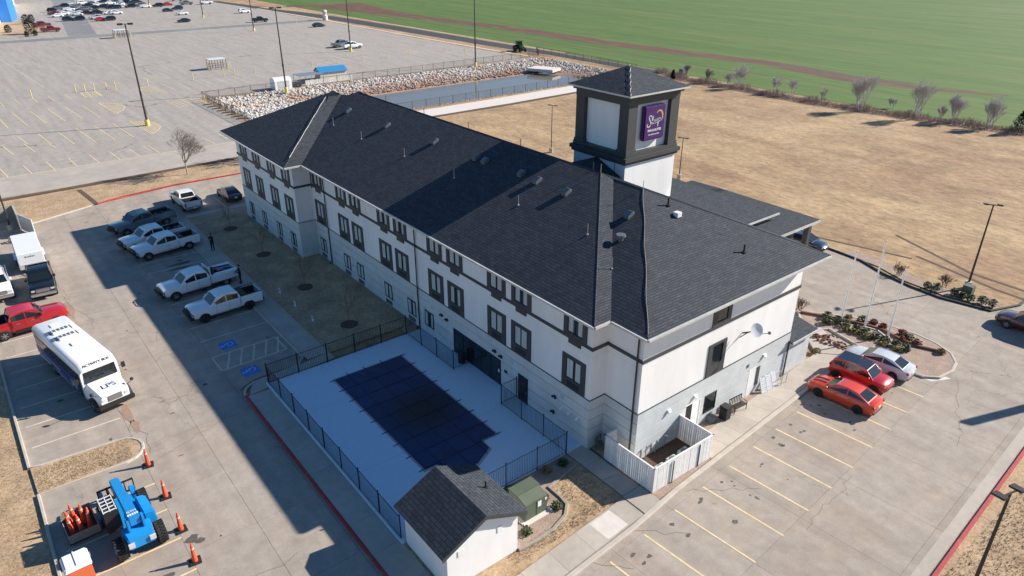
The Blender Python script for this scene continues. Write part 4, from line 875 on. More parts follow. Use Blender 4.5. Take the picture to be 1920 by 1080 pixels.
def grow(mb, p, d, L_, r, lv, spread=.55, nb=3, up_=.15, minr=.012, taper=.68):
    q = p; dd = d.normalized(); seg = 3
    for i in range(seg):
        dd = (dd+Vector((random.gauss(0, .09), random.gauss(0, .09), random.gauss(0, .05)+up_*.12))).normalized(); q2 = q+dd*L_/seg
        mb.tube(q, q2, max(minr, r*(1-i*.1)), max(minr, r*(1-(i+1)*.1)), n=4 if r < .05 else 6, cap=False); q = q2
        if lv > 0 and i > 0:
            for k in range(nb if i == seg-1 else 1):
                ax = Vector((random.gauss(0, 1), random.gauss(0, 1), random.gauss(0, .4))); ax = (ax-dd*ax.dot(dd)).normalized()
                nd = (dd+ax*random.uniform(.5, 1.1)*spread*1.4+Vector((0, 0, up_))).normalized()
                grow(mb, q, nd, L_*random.uniform(.6, .85), r*taper*random.uniform(.7, 1), lv-1, spread, nb, up_, minr, taper)
def bare_tree(x, y, h, label, group=None, lv=4, r=.12, m='bark_grey', stems=1, minr=.012, z=0, spread=.55, trunk=None, name='bare_tree'):
    e = empty(name, (x, y, z), random.uniform(0, 6), label, 'tree', group)
    t, c = MB(), MB()
    for s_ in range(stems):
        a = 2*pi*s_/stems+random.uniform(-.4, .4); lean = 0 if stems == 1 else random.uniform(.15, .5)
        d = Vector((cos(a)*lean, sin(a)*lean, 1)).normalized(); hl = (trunk or h*.28)*random.uniform(.85, 1.15); p1 = d*hl+Vector((cos(a)*.15, sin(a)*.15, 0))*(stems > 1)
        t.tube(Vector((cos(a)*.15, sin(a)*.15, -.1))*(1 if stems > 1 else 0)-Vector((0, 0, .1)), p1, r, r*.75, n=7)
        for k in range(5 if stems > 1 else 5):
            an = random.uniform(0, 2*pi); grow(c, p1-d*hl*(.12 if stems == 1 else .8)*random.random(), Vector((cos(an)*spread*1.2, sin(an)*spread*1.2, random.uniform(.6, 1.1)+(.5 if stems > 1 else 0))), h*.27*random.uniform(.7 if stems > 1 else .8, 1.15), r*.55, lv-1, spread, 3, .2, minr)
        if stems == 1: grow(c, p1, Vector((.05, .05, 1)), h*.33, r*.65, lv-1, spread, 3, .2, minr)
    t.build('trunk', m, e); c.build('crown', m, e); return e
# lawn saplings with mulch rings, sign posts
for i, (x, y) in enumerate(((20.6, 75.2), (20.8, 66.2), (21.0, 56.7), (21.0, 48.0))):
    bare_tree(x, y, 3.2, 'thin leafless sapling in a mulch ring on the hotel lawn', 'lawn saplings', 3, .025, 'bark_brown', z=.09, minr=.005, trunk=1.1, name='sapling')
    rr = MB(); rr.loft([[(x+1.0*s_*.72*cos(2*pi*k/18)*random.uniform(.93, 1.07), y+s_*.72*sin(2*pi*k/18)*random.uniform(.93, 1.07), z_) for k in range(18)] for s_, z_ in ((1, .085), (.85, .15), (.45, .12), (.05, .12))], caps=False); rr.build('mulch_ring', 'mulch', kind=ST)
for i, (x, y) in enumerate(((18.05, 54.7), (18.1, 51.6), (18.2, 48.4))):
    e = empty('parking_sign', (x, y, .1), 0, 'small blue and white accessible parking sign on a thin post', 'sign', 'accessible parking signs')
    MB().tube((0, 0, -.05), (0, 0, 1.5), .022).build('post', 'galv', e); MB().box(-.045, -.03, -.15, .15, 1.1, 1.55).build('plate', 'line_white', e); MB().box(-.05, -.046, -.1, .1, 1.28, 1.48).build('emblem', 'ada_blue', e)
# planting beside hut
for x, y, l in ((18.0, 21.5, 'small green shrub in the gravel below the transformer'), (20.4, 22.9, 'small green shrub right of the transformer'), (20.5, 21.9, 'small green shrub by the curved timber edging'), (22.0, 24.5, 'small yellowish shrub under the pool fence'), (23.2, 24.4, 'dark shrub in the shade under the pool fence'), (17.6, 24.4, 'yellow green shrub between hut and transformer'), (19.2, 24.5, 'green shrub behind the transformer')):
    bush(x, y, .32, .42, 'leaf_yellow' if 'yellow' in l else 'leaf_green', l, n=110)
# right island
isl = [(49.7, 24.1), (50.6, 25.6), (51.8, 26.5), (53.2, 25.2), (54.6, 23), (55.5, 20.7), (55.8, 18.6), (55.6, 17), (54.9, 15.6), (53.8, 14.8), (52.4, 14.5), (50.8, 14.7), (50.1, 15.4), (50.05, 17.5), (50.6, 21), (51.2, 23.4)]
patch('planting_island', isl, .12, 'gravel'); kerb('kerb', isl, .2, .15, closed=True)
kerb('brick_edging', [G(1440+x/4, 540+y/4).xy for x, y in ((240, 195), (420, 228), (600, 262), (760, 300), (870, 335), (960, 385), (1100, 450), (1280, 490))], .22, .3, 'brick_red', .1)
kerb('brick_edging', [G(1440+x/4, 540+y/4).xy for x, y in ((730, 305), (820, 330), (870, 370), (930, 420))], .12, .2, 'concrete_pale', .1)
B4 = (1440, 540)
nm = ['first', 'second', 'third', 'fourth', 'fifth', 'sixth', 'seventh', 'eighth', 'ninth', 'tenth']
def bp(l, pts, r, h, m, group): 
    for x, y in pts: p = G(B4[0]+x/4, B4[1]+y/4); bush(p.x, p.y, r*random.uniform(.85, 1.15), h*random.uniform(.85, 1.15), m, l, group)
bp('rounded dark green shrub on the planted island by the flagpoles', ((430, 275), (440, 235), (515, 270), (575, 295), (655, 330), (720, 355), (790, 385), (870, 415), (955, 450), (1030, 480), (1050, 395), (700, 260)), .4, .55, 'leaf_green', 'green island shrubs')
bp('reddish leafed shrub on the planted island by the flagpoles', ((855, 310), (1000, 365), (1110, 435), (785, 280), (1000, 415)), .36, .5, 'leaf_red', 'red island shrubs')
bp('low straw coloured tuft on the planted island', ((580, 330), (725, 385), (860, 440), (600, 235), (1290, 500), (650, 350), (960, 480)), .35, .35, 'leaf_yellow', 'straw tufts on the island')
bp('rounded shrub in the gravel row beyond the dark drive kerb', ((1190, 5), (1260, 20), (1390, 55), (1455, 80), (1515, 100), (1600, 122), (1675, 145)), .4, .62, 'leaf_green', 'drive kerb shrubs')
strip('gravel_bed', [(67.6, 31), (67.2, 27), (66, 24), (65.7, 20.5), (66.4, 16.6)], 1.6, .02, 'gravel', kind=ST)
p = G(1440+1490/4, 540+55/4); MB().box(p.x-.4, p.x+.4, p.y-.4, p.y+.4, 0, 1.0).build('utility_box', 'transformer_green', label='dark green utility box among the drive kerb shrubs', cat='utility box', bevel=.04)
p = G(1440+430/4, 540+400/4); rp = MB()
for i in range(60): rp.add([v*random.uniform(.8, 1.15) for v in IV], IF, Matrix.Translation((p.x+random.gauss(0, .35), p.y+random.gauss(0, .75), .14+random.random()*.2)) @ Matrix.Rotation(random.uniform(0, 6), 4, 'Z') @ Matrix.Diagonal((.16, .1, .08, 1)))
rp.build('rubble_heap', 'brick_red', kind='stuff', label='heap of broken brick and stone on bare ground by the annex', cat='rubble')
bush(*G(1440+355/4, 540+485/4).xy, .4, .25, 'leaf_yellow', 'dried brown tuft on the bare ground by the annex', n=80); 
for x, y, l in ((1320, 1065, 'leafless brown shrub by the tall lamp post'), (980, 985, 'leafless brown shrub where the drive kerb curves')): p = G(1440+x/4, 270+y/4); bare_tree(p.x, p.y, 1.6, l, None, 3, .03, 'bark_brown', 4, .008, trunk=.3, name='bare_shrub')
for x, y, l in ((230, 170, 'leafless reddish shrub at the tip of the planted island'),): p = G(B4[0]+x/4, B4[1]+y/4); bare_tree(p.x, p.y, 1.5, l, None, 3, .03, 'bark_brown', 4, .008, trunk=.3, name='bare_shrub')
# flagpoles and lamp posts
for (x, y, h, l) in ((52.78, 23.35, 6.3, 'white flagpole nearest the annex on the planted island'), (53.6, 21.74, 7.5, 'tallest white flagpole, middle of the three on the island'), (53.59, 19.83, 6.1, 'white flagpole nearest the parked silver sedan')):
    e = empty('flagpole', (x, y, .1), 0, l, 'flagpole'); MB().tube((0, 0, 0), (0, 0, h), .085, .05, n=10).build('pole', 'white_paint', e, smooth=True); MB().sphere((0, 0, h+.05), .08).build('finial', 'sign_gold', e); MB().tube((0, 0, 0), (0, 0, .12), .16, .1, n=10).build('base', 'white_paint', e)
    MB().tube((.07, 0, .9), (.05, 0, h-.1), .008, n=3).build('halyard', 'fascia_light', e)
def lamp_post(x, y, h, rz, label, r=.1, name='lamp_post', base='concrete_walk', bh=.6, heads=2, group=None, arm=.55, m='pole_dark'):
    e = empty(name, (x, y, 0), rz, label, 'lamp post', group)
    MB().tube((0, 0, -.1), (0, 0, bh), .3 if bh < 1 else .42, n=12).build('footing', base, e); MB().tube((0, 0, bh), (0, 0, h), r, r*.62, n=8).build('pole', m, e)
    if heads:
        MB().tube((0, -arm, h), (0, arm, h), .045, n=5).build('cross_arm', m, e)
        for s_ in (-1, 1)[:heads]: MB().add([(-.2, s_*arm-.14, h-.02), (.34, s_*arm-.17, h-.06), (.34, s_*arm+.17, h-.06), (-.2, s_*arm+.14, h-.02), (-.2, s_*arm-.14, h+.1), (.34, s_*arm-.17, h+.03), (.34, s_*arm+.17, h+.03), (-.2, s_*arm+.14, h+.1)], [(3, 2, 1, 0), (4, 5, 6, 7), (0, 1, 5, 4), (1, 2, 6, 5), (2, 3, 7, 6), (3, 0, 4, 7)]).build('lamp_head', m, e)
    return e
lamp_post(68.3, 19.8, 7.9, rad(35), 'dark twin headed lamp post on the field beyond the drive')
lamp_post(30.4, 4.98, 7.75, rad(75), 'black twin headed lamp post behind the red kerb of the side lot')
lamp_post(73, 57.1, 5.4, rad(20), 'slim dark lamp post on the dry field right of the sign tower', .07)
lamp_post(68.2, 77.1, 6.8, rad(20), 'slim dark lamp post on the dry field left of the sign tower', .07)

# stains, sealed cracks, tufts
def blob(name, x, y, rx, ry, m, z=.006):
    n = 14; a0 = random.random()*6; pts = [(x+rx*cos(a0+2*pi*k/n)*random.uniform(.55, 1.15), y+ry*sin(a0+2*pi*k/n)*random.uniform(.55, 1.15)) for k in range(n)]
    a = MB(); a.add([(x, y, z)]+[(*p, z) for p in pts], [(0, 1+k, 1+(k+1) % n) for k in range(n)]); return a.build(name, m, kind=ST)
for i in range(46):
    u = random.choice([2.15, -.6]+stall_u)+1.35+random.uniform(-.5, .5); v = random.choice((random.uniform(1.0, 2.2), random.uniform(1.2, 5))); p = RW(u, v)
    blob('oil_stain', p[0], p[1], random.uniform(.05, .22), random.uniform(.05, .18), 'stain')
for i in range(34):
    if random.random() < .6: x, y = random.uniform(11.5, 15.2), 54.0+2.64*random.randrange(10)+random.uniform(-.6, .6)
    else: x, y = random.uniform(-1, 9.5), random.uniform(24, 62)
    blob('oil_stain', x, y, random.uniform(.06, .3), random.uniform(.05, .2), 'stain')
for x, y, rx, ry in ((13.6, 69.2, 1.4, .3), (13.4, 68.1, 1.3, .28), (14.0, 66.9, .9, .2), (4.0, 32.2, .4, .35), (4.3, 31.8, .3, .2), (2.2, 30.4, .6, .2)): blob('oil_stain', x, y, rx, ry, 'stain', .0065)
for x, y, rx, ry in ((3.9, 46.2, .35, 1.6), (4.0, 44.4, .3, .9), (3.5, 65, .35, 2.2)): blob('rust_stain', x, y, rx, ry, 'rust_stain', .0055)
def crack(pts, wd=.022, m='stain', jit=.12):
    q = []
    for i in range(len(pts)-1):
        a, b = Vector(pts[i]), Vector(pts[i+1]); n = max(2, int((b-a).length/.5))
        for k in range(n): c = a.lerp(b, k/n); q.append((c.x+random.gauss(0, jit), c.y+random.gauss(0, jit)))
    q.append(pts[-1]); strip('sealed_crack', q, wd, .0058, m, kind=ST)
for pts in ([(3.6, 70), (3.8, 66), (4.6, 62), (4.4, 60)], [(4.4, 62), (6.5, 61.6), (7.5, 62.3)], [(3.5, 47), (3.9, 44.5), (4.4, 43.2), (4.0, 41)], [(6.5, 58), (8.2, 56.5), (8.0, 55)], [(8.9, 64.5), (9.4, 63), (10.4, 63.2)], [(3.6, 39.8), (6.0, 40.6), (8.5, 41.5), (10.6, 42.0)], [(4.5, 52), (6.5, 51.5), (7.6, 52.4)], [(1, 28.5), (4, 27.5), (8, 27.9)], [(22.9, 18.1), (23.8, 17.0), (24.9, 16.2)], [(19.4, 17.8), (20.3, 17.0), (20.8, 16.4)], [(27.3, 18.5), (29.5, 16.8), (30.8, 15.9)]): crack(pts)
for pts in ([(30, 12.5), (36, 13.2)], [(44, 10.5), (52, 14)], [(56, 28), (60, 24), (62, 18)]): crack(pts, .018)
tu = MB()
def tufts(n, fx, z=.0, hs=(.03, .09)):
    for i in range(n):
        x, y = fx(); h = random.uniform(*hs)
        for k in range(3): a = random.uniform(0, 6.3); d = Vector((cos(a), sin(a), 0)); s_ = Vector((-d.y, d.x, 0))*.012; b = Vector((x, y, z))+d*.03; tu.quad(b+s_, b-s_, b+d*h*.7+Vector((0, 0, h)))
U = random.uniform
tufts(2600, lambda: (U(17.9, 25.2), U(45.2, 81)), .09); tufts(1500, lambda: (U(16.2, 24), U(20.2, 21.0)) if random.random() < .5 else (U(21.3, 24), U(20.4, 23.8)), .09); tufts(1500, lambda: (U(-1.8, 3.2), U(41, 43.3)), .1)
tufts(7000, lambda: (U(-9, -2.1), U(26, 62)), -.01, (.03, .1)); tufts(4000, lambda: (U(10, 60), U(95, 101)), -.01, (.03, .1)); tufts(3000, lambda: (U(-8, 10), U(93.5, 100.5)), -.01, (.03, .1)); tufts(6000, lambda: (U(28, 50), U(2.5, 6.6)), -.01, (.03, .1)); tufts(9000, lambda: (U(66, 128), U(2, 106)), -.06, (.03, .12))
tu.build('dry_grass_tufts', 'dry_blade', kind='stuff', label='dry straw coloured grass tufts on lawns and field', cat='grass')
strip('deck_joint', [(12.6, 38.6), (16.3, 38.6)], .02, .1625, 'pool_coping', kind=ST); strip('deck_joint', [(21.9, 36.9), (25.3, 36.9)], .02, .1625, 'pool_coping', kind=ST); strip('deck_joint', [(12.6, 31.2), (16.3, 31.2)], .02, .1625, 'pool_coping', kind=ST); strip('deck_joint', [(21.9, 31.3), (25.3, 31.3)], .02, .1625, 'pool_coping', kind=ST); strip('deck_joint', [(19, 41.5), (19, 43.5)], .02, .1625, 'pool_coping', kind=ST)

pl = empty('pylon_sign', (62.3, 5.7, -.05), rad(20), 'tall grey pylon sign beyond the red kerb, seen by its shadow across the lot', 'sign')
MB().box(-.12, .12, -.36, .36, 0, 9.6).build('column', 'dark_trim', pl); MB().box(-.3, .3, -.6, .6, -.1, .5).build('base', 'concrete_walk', pl)
# ================================================================== VEHICLES   (local +x = forward, origin on the ground at mid wheelbase)
def body_ring(x, zb, zt, hw, sh=.16, flat=.8):
    pts = [(hw*.88, zb), (hw*.97, zb+.10), (hw, zb+.3*(zt-zb)), (hw*.985, zt-sh), (hw*(flat+1)/2+hw*.03, zt-.05), (hw*flat, zt)]
    return [(x, y, z) for y, z in pts] + [(x, -y, z) for y, z in reversed(pts)]
def wheel_set(e, xf, xr, ty, r, wd, rim='rim', dual=False):
    w0 = None
    for x in (xf, xr):
        for s_ in (1, -1):
            if w0 is None:
                t = MB(); rings = []
                for rr, yy in ((r*.62, .5), (r*.93, .5), (r, .36), (r, -.36), (r*.93, -.5), (r*.62, -.5)):
                    rings.append([(rr*cos(2*pi*k/20), yy*wd, rr*sin(2*pi*k/20)) for k in range(20)])
                t.loft(rings); w0 = o = t.build('wheel', 'tyre', e, smooth=True)
                m = MB(); 
                m.tube((0, wd*.505, 0), (0, wd*.40, 0), r*.60, r*.58, n=16); rm = m.build('rim', 'black_metal', o)
                sp = MB()
                for k in range(6):
                    M_ = Matrix.Rotation(2*pi*k/6, 4, 'Y'); sp.add([(r*.08, wd*.53, -r*.10), (r*.60, wd*.515, -r*.085), (r*.60, wd*.515, r*.085), (r*.08, wd*.53, r*.10)], [(0, 1, 2, 3)], M_)
                sp.tube((0, wd*.54, 0), (0, wd*.48, 0), r*.2, n=10); sp.build('spokes', rim, o)
            else: o = copy_tree(w0, e)
            o.location = (x, s_*ty, r); o.rotation_euler = (0, random.uniform(0, 1), 0 if s_ > 0 else pi)
            if dual and x == xr: o.scale = (1, 1.7, 1)
def arches(e, xf, xr, hw, r, m='plastic_black'):
    for x in (xf, xr):
        for s_ in (1, -1):
            a = MB(); n = 14; y = s_*(hw+.004); rr = r*1.17
            a.add([(x+rr*cos(pi*k/n*1.24-.38), y, r+rr*sin(pi*k/n*1.24-.38)) for k in range(n+1)]+[(x+rr*cos(pi*k/n*1.24-.38), y-s_*.25, r+rr*sin(pi*k/n*1.24-.38)) for k in range(n+1)], [tuple(range(n+1))]+[(k, k+1, n+2+k, n+1+k) for k in range(n)])
            a.build('wheel_arch', m, e)
def cabin(e, prof, hb, ht, col, roofcol=None, npil=3, belt=None, glass='glass_dark'):
    """prof: windscreen base, roof front, roof mid, roof rear, rear glass base (x,z); hb/ht half widths at belt/roof"""
    zb = min(prof[0][1], prof[-1][1]); zt = max(p[1] for p in prof)
    def hwz(z): return hb+(ht-hb)*max(0, min(1, (z-zb)/(zt-zb)))
    L_, R_ = [], []
    for x, z in prof: L_.append(Vector((x, hwz(z), z))); R_.append(Vector((x, -hwz(z), z)))
    c = MB()
    c.add(L_+R_, [(i, i+1, 6+i-1, 5+i) if False else (i, i+1, 5+i+1, 5+i) for i in range(4)]+[(0, 1, 2, 3, 4), (9, 8, 7, 6, 5), (0, 5, 9, 4)])
    cb = c.build('cabin', col, e, bevel=.03, smooth=True)
    # glass, just proud of the cabin shell
    def gl(name, pts, off):
        n = (pts[1]-pts[0]).cross(pts[2]-pts[0]).normalized()
        cen = sum(pts, Vector())/len(pts); ref = cen-Vector((0, 0, zb-.4)); ref.x -= (prof[0][0]+prof[-1][0])/2
        if n.dot(ref) < 0: n = -n
        q = [p+(cen-p).normalized()*.0+n*off for p in pts]; q2 = [p-n*.012 for p in q]; k = len(q)
        MB().add(q+q2, [tuple(range(k)), tuple(range(2*k-1, k-1, -1))]+[(i, (i+1) % k, k+(i+1) % k, k+i) for i in range(k)]).build(name, glass, cb)
    def inset(a, b, c_, d, u0, u1, v0, v1):
        f = lambda u, v: a.lerp(b, u).lerp(d.lerp(c_, u), v); return [f(u0, v0), f(u1, v0), f(u1, v1), f(u0, v1)]
    gl('windscreen', inset(R_[0], L_[0], L_[1], R_[1], .07, .93, .06, .93), .012)
    gl('rear_window', inset(L_[4], R_[4], R_[3], L_[3], .1, .9, .12, .88), .012)
    for sd in (L_, R_):
        # side glass split into npil windows between belt line and roof line
        x0, x1 = prof[4][0], prof[0][0]
        def top(x):
            for i in range(4):
                if prof[i+1][0] <= x <= prof[i][0]: t = (x-prof[i+1][0])/(prof[i][0]-prof[i+1][0]+1e-6); return prof[i+1][1]+(prof[i][1]-prof[i+1][1])*t
            return zb
        def bel(x): return prof[4][1]+(prof[0][1]-prof[4][1])*(x-x0)/(x1-x0)
        cuts = [x0+.16+(x1-.28-x0-.16)*k/npil for k in range(npil+1)]; sg = 1 if sd is L_ else -1
        for k in range(npil):
            xa, xb = cuts[k]+.04, cuts[k+1]-.04; pts = []
            for x, lowr in ((xa, 1), (xb, 1), (xb, 0), (xa, 0)):
                z = bel(x)+.05 if lowr else max(bel(x)+.08, top(x)-.075); pts.append(Vector((x, sg*hwz(z), z)))
            gl('side_window', pts, .012)
    if roofcol:
        k = [1, 2, 3]; r_ = MB(); up_ = Vector((0, 0, .014))
        r_.add([L_[i]+up_ for i in k]+[R_[i]+up_ for i in k]+[L_[i]-up_ for i in k]+[R_[i]-up_ for i in k], [(0, 1, 4, 3), (1, 2, 5, 4), (0, 6, 7, 1), (1, 7, 8, 2), (3, 4, 10, 9), (4, 5, 11, 10), (0, 3, 9, 6), (2, 8, 11, 5)]); r_.build('roof_panel', roofcol, cb)
    return cb
def lights(e, xn, xt, hw, zf, zr, fw_=.34, fh=.16, rh=.22, truck=False):
    for s_ in (1, -1):
        MB().box(xn-.16, xn+.02, s_*hw*.66-fw_/2*.8, s_*hw*.66+fw_/2*.8, zf-fh/2, zf+fh/2).build('headlight', 'lamp_clear', e, bevel=.03)
        MB().box(xt-.015, xt+.12, s_*hw*.82-.1, s_*hw*.82+.1, zr-rh/2, zr+rh/2).build('taillight', 'lamp_red', e, bevel=.02)
def mirrors(e, x, hw, z, col, big=False):
    for s_ in (1, -1): d = .2 if big else .15; MB().box(x-.07, x+.07, s_*hw-.02 if s_ > 0 else -hw-d, s_*hw+d if s_ > 0 else -hw+.02, z-.02, z+(.24 if big else .14)).build('mirror', col, e, bevel=.03)
def plates(e, xn, xt, z): 
    for x in (xt-.02, ): MB().box(x, x+.03, -.16, .16, z-.08, z+.08).build('number_plate', 'line_white', e)
def sedan(label, col, group=None, detail=True, kind='sedan', roof=None, rim='rim', name=None, cat='car'):
    e = empty(name or {'sedan': 'parked_car', 'suv': 'parked_car', 'box': 'parked_car'}[kind], (0, 0, 0), 0, label, cat, group)
    b = MB()
    if kind == 'sedan':
        st = [(-2.36, .42, .86, .62), (-2.26, .30, .98, .80), (-1.9, .24, 1.03, .88), (-1.2, .2, 1.02, .905), (0, .2, .97, .91), (1.0, .2, .95, .905), (1.7, .22, .88, .88), (2.12, .25, .77, .80), (2.33, .36, .64, .6)]
        prof = [(1.12, .93), (.32, 1.38), (-.35, 1.44), (-1.05, 1.37), (-1.92, 1.01)]; hb, ht, wb, r = .83, .60, 2.7, .33; hw = .91
    elif kind == 'suv':
        st = [(-2.3, .5, 1.05, .72), (-2.22, .36, 1.12, .86), (-1.8, .28, 1.14, .92), (-1, .24, 1.12, .94), (0, .24, 1.08, .94), (1.0, .24, 1.05, .94), (1.75, .28, .99, .91), (2.15, .32, .88, .83), (2.34, .42, .72, .64)]
        prof = [(1.12, 1.03), (.42, 1.60), (-.5, 1.70), (-1.75, 1.64), (-2.2, 1.14)]; hb, ht, wb, r = .88, .66, 2.72, .37; hw = .94
    else:
        st = [(-1.98, .46, 1.02, .72), (-1.92, .34, 1.1, .84), (-1.6, .26, 1.1, .89), (0, .22, 1.04, .91), (.9, .22, 1.0, .90), (1.5, .25, .97, .88), (1.95, .3, .88, .80), (2.1, .4, .72, .62)]
        prof = [(1.12, 1.0), (.55, 1.5), (-.3, 1.61), (-1.6, 1.56), (-1.9, 1.1)]; hb, ht, wb, r = .85, .69, 2.57, .34; hw = .905
    b.loft([body_ring(*s_) for s_ in st]); pc_ = 'paint_'+col; b.build('body', pc_, e, smooth=True)
    cabin(e, prof, hb, ht, pc_, roof, 3 if kind != 'sedan' else 2)
    wheel_set(e, wb/2, -wb/2, hw-.085, r, .22, rim); arches(e, wb/2, -wb/2, hw-.012, r)
    if detail:
        xn, xt = st[-1][0], st[0][0]; lights(e, xn-.12, xt+.02, hw, st[-2][2]-.12, st[1][2]-.12, .42, .13, .16); mirrors(e, prof[0][0]-.25, hb+.02, prof[0][1]+.02, pc_)
        MB().box(xn-.06, xn+.015, -.42, .42, .42, .58).build('grille', 'plastic_black', e, bevel=.02); MB().box(xt-.02, xt+.1, -.7, .7, .3, .42).build('rear_bumper', 'plastic_black', e, bevel=.03); plates(e, xn, xt-.005, .72)
        for s_ in (1, -1): 
            for x in (.25, -.75): MB().box(x-.1, x+.1, s_*(hw+.004)-.012, s_*(hw+.004)+.012, .82, .85).build('door_handle', pc_, e)
    return e
def pickup(label, col, group=None, wb=3.7, guard=False, bedlen=None, cab='crew', dual=False, service=False, detail=True, rim='rim', load=None, chrome=True, cat='pickup truck'):
    e = empty('pickup_truck', (0, 0, 0), 0, label, cat, group); P_ = 'paint_'+col
    xf, xr = wb/2, -wb/2; nose = xf+.95; tail = xr-1.22; cr = xf-3.12; hw = 1.0
    st = [(cr, .48, 1.30, .97), (cr+.1, .44, 1.32, 1.0), (xf-1.2, .44, 1.31, 1.0), (xf-.75, .44, 1.30, 1.0), (xf-.3, .46, 1.29, .995), (xf+.5, .5, 1.25, .985), (xf+.84, .54, 1.2, .96), (nose, .58, 1.12, .9)]
    MB().loft([body_ring(*s_, sh=.12, flat=.9) for s_ in st]).build('body', P_, e, smooth=True)
    cabin(e, [(xf-.6, 1.28), (xf-1.22, 1.88), (xf-2.0, 1.97), (xf-2.86, 1.93), (cr+.02, 1.32)], .96, .80, P_, None, 2)
    # bed: floor, two sides, tailgate
    if service:
        MB().box(tail, cr-.04, -1.02, 1.02, .62, .72).build('bed_floor', 'plastic_black', e)
        for s_ in (1, -1):
            sd = MB().box(tail+.02, cr-.05, s_*.62 if s_ > 0 else -1.04, 1.04 if s_ > 0 else -.62, .66, 1.42).build('tool_cabinet', P_, e, bevel=.02)
            for x0, x1 in ((cr-.75, cr-.1), (xr-.45, xr+.45), (tail+.06, tail+.5)): MB().box(x0, x1, s_*1.043-.008, s_*1.043+.008, .98 if abs(x0-xr+.45) < .01 else .74, 1.36).build('locker_door', P_, sd); 
        MB().box(cr-.12, cr-.06, -.98, .98, 1.3, 2.0).build('headache_rack', 'white_paint', e)
        MB().box(tail, tail+.06, -.62, .62, .7, 1.3).build('tailgate', P_, e)
        for x, y, s_, m_ in ((cr-.6, .0, .3, 'plastic_black'), (cr-1.2, .2, .34, 'paint_red'), (cr-1.7, -.2, .3, 'machine_blue'), (xr-.7, .2, .3, 'plastic_black'), (cr-.9, -.4, .25, 'plastic_black')):
            MB().cbox((x, y, .85+s_), (s_*1.3, s_, s_*1.6)).tube((x, y-s_*.3, .9+s_*1.5), (x, y+s_*.4, .9+s_*1.7), .08).build('equipment', m_, e, bevel=.04)
        MB().tube((cr-.3, .75, 1.42), (cr-.3, .75, 2.1), .12).tube((cr-.3, .75, 2.0), (xr-.6, .7, 1.85), .07).build('crane', 'plastic_black', e)
    else:
        MB().box(tail+.02, cr-.02, -.9, .9, .66, .8).build('bed_floor', 'plastic_black', e)
        for s_ in (1, -1):
            rings = [[(x, s_*y, z) for y, z in ((.80, .8), (.80, 1.36), (.86, 1.39), (.97, 1.39), (1.0, 1.25), (1.0+(.14 if dual and abs(x-xr) < .75 else 0), .85), (.96, .54), (.85, .56))] for x in (tail+.02, xr-.7, xr-.45, xr+.45, xr+.7, cr-.02)]
            MB().loft(rings).build('bed_side', P_, e, smooth=True); MB().box(tail+.05, cr-.04, s_*.79-.008, s_*.79+.008, .82, 1.36).build('bed_liner', 'plastic_black', e)
            MB().box(tail+.04, cr-.03, s_*.9-.07, s_*.9+.07, 1.392, 1.41).build('bed_rail_cap', 'plastic_black', e)
        MB().box(tail, tail+.07, -.8, .8, .72, 1.37).build('tailgate', P_, e, bevel=.02); MB().box(cr-.06, cr-.03, -.8, .8, .8, 1.3).build('bed_liner', 'plastic_black', e)
        if load == 'box': MB().box(cr-.62, cr-.1, -.78, .78, .95, 1.42).build('tool_box', 'plastic_black', e, bevel=.02)
        if load == 'clutter':
            for i in range(7): x = random.uniform(tail+.3, cr-.4); y = random.uniform(-.5, .5); MB().cbox((x, y, 1.0), (.4, .35, .4)).build('cargo', random.choice(('plastic_black', 'vent_grey', 'wood_grey')), e, bevel=.03)
    MB().box(tail-.12, tail-.0, -.95, .95, .5, .72).build('rear_bumper', 'chrome' if chrome else 'plastic_black', e, bevel=.04)
    MB().box(nose-.16, nose+.08, -.96, .96, .48, .76).build('front_bumper', 'plastic_black' if guard or not chrome else 'chrome', e, bevel=.05)
    MB().box(nose-.12, nose+.03, -.54, .54, .8, 1.14).build('grille', 'plastic_black' if guard or not chrome else 'rim', e, bevel=.03)
    wheel_set(e, xf, xr, hw-.115, .41, .28, rim, dual); arches(e, xf, xr, hw-.006, .41)
    if detail:
        for s_ in (1, -1):
            MB().box(nose-.24, nose+.01, s_*.72-.17, s_*.74+.17, .9, 1.12).build('headlight', 'lamp_clear', e, bevel=.03); MB().box(tail-.012, tail+.08, s_*.9-.07, s_*.9+.07, .82, 1.22).build('taillight', 'lamp_red', e, bevel=.02)
            for x in (xf-1.55, xf-2.55): MB().box(x-.12, x+.12, s_*1.004-.015, s_*1.004+.015, 1.1, 1.14).build('door_handle', P_ if not chrome else 'chrome', e)
            MB().box(xr+.75, xf-.75, s_*.98-.07, s_*.98+.07, .38, .45).build('side_step', 'plastic_black', e)
            for x in (xf-1.02, xf-2.08, cr+.12): MB().box(x-.006, x+.006, s_*1.0-.004, s_*1.0+.004, .5, 1.22).build('door_seam', 'plastic_black', e)
        mirrors(e, xf-.9, .98, 1.32, 'plastic_black' if col != 'white' else P_, True); plates(e, nose, tail-.12, .62)
    if guard:
        g = MB(); x = nose+.14
        g.box(x-.04, x+.06, -.98, .98, .5, .8); 
        for y in (-.42, .42): g.box(x-.03, x+.05, y-.04, y+.04, .5, 1.2)
        for z in (.92, 1.04, 1.17): g.tube((x, -.42, z), (x, .42, z), .03)
        for s_ in (1, -1): g.path([(x, s_*.42, 1.17), (x-.05, s_*.75, 1.12), (x-.2, s_*.97, 1.0), (x-.2, s_*.97, .72)], .035); g.tube((x, s_*.42, .95), (x-.12, s_*.92, .93), .025)
        g.build('grille_guard', 'plastic_black', e)
    return e
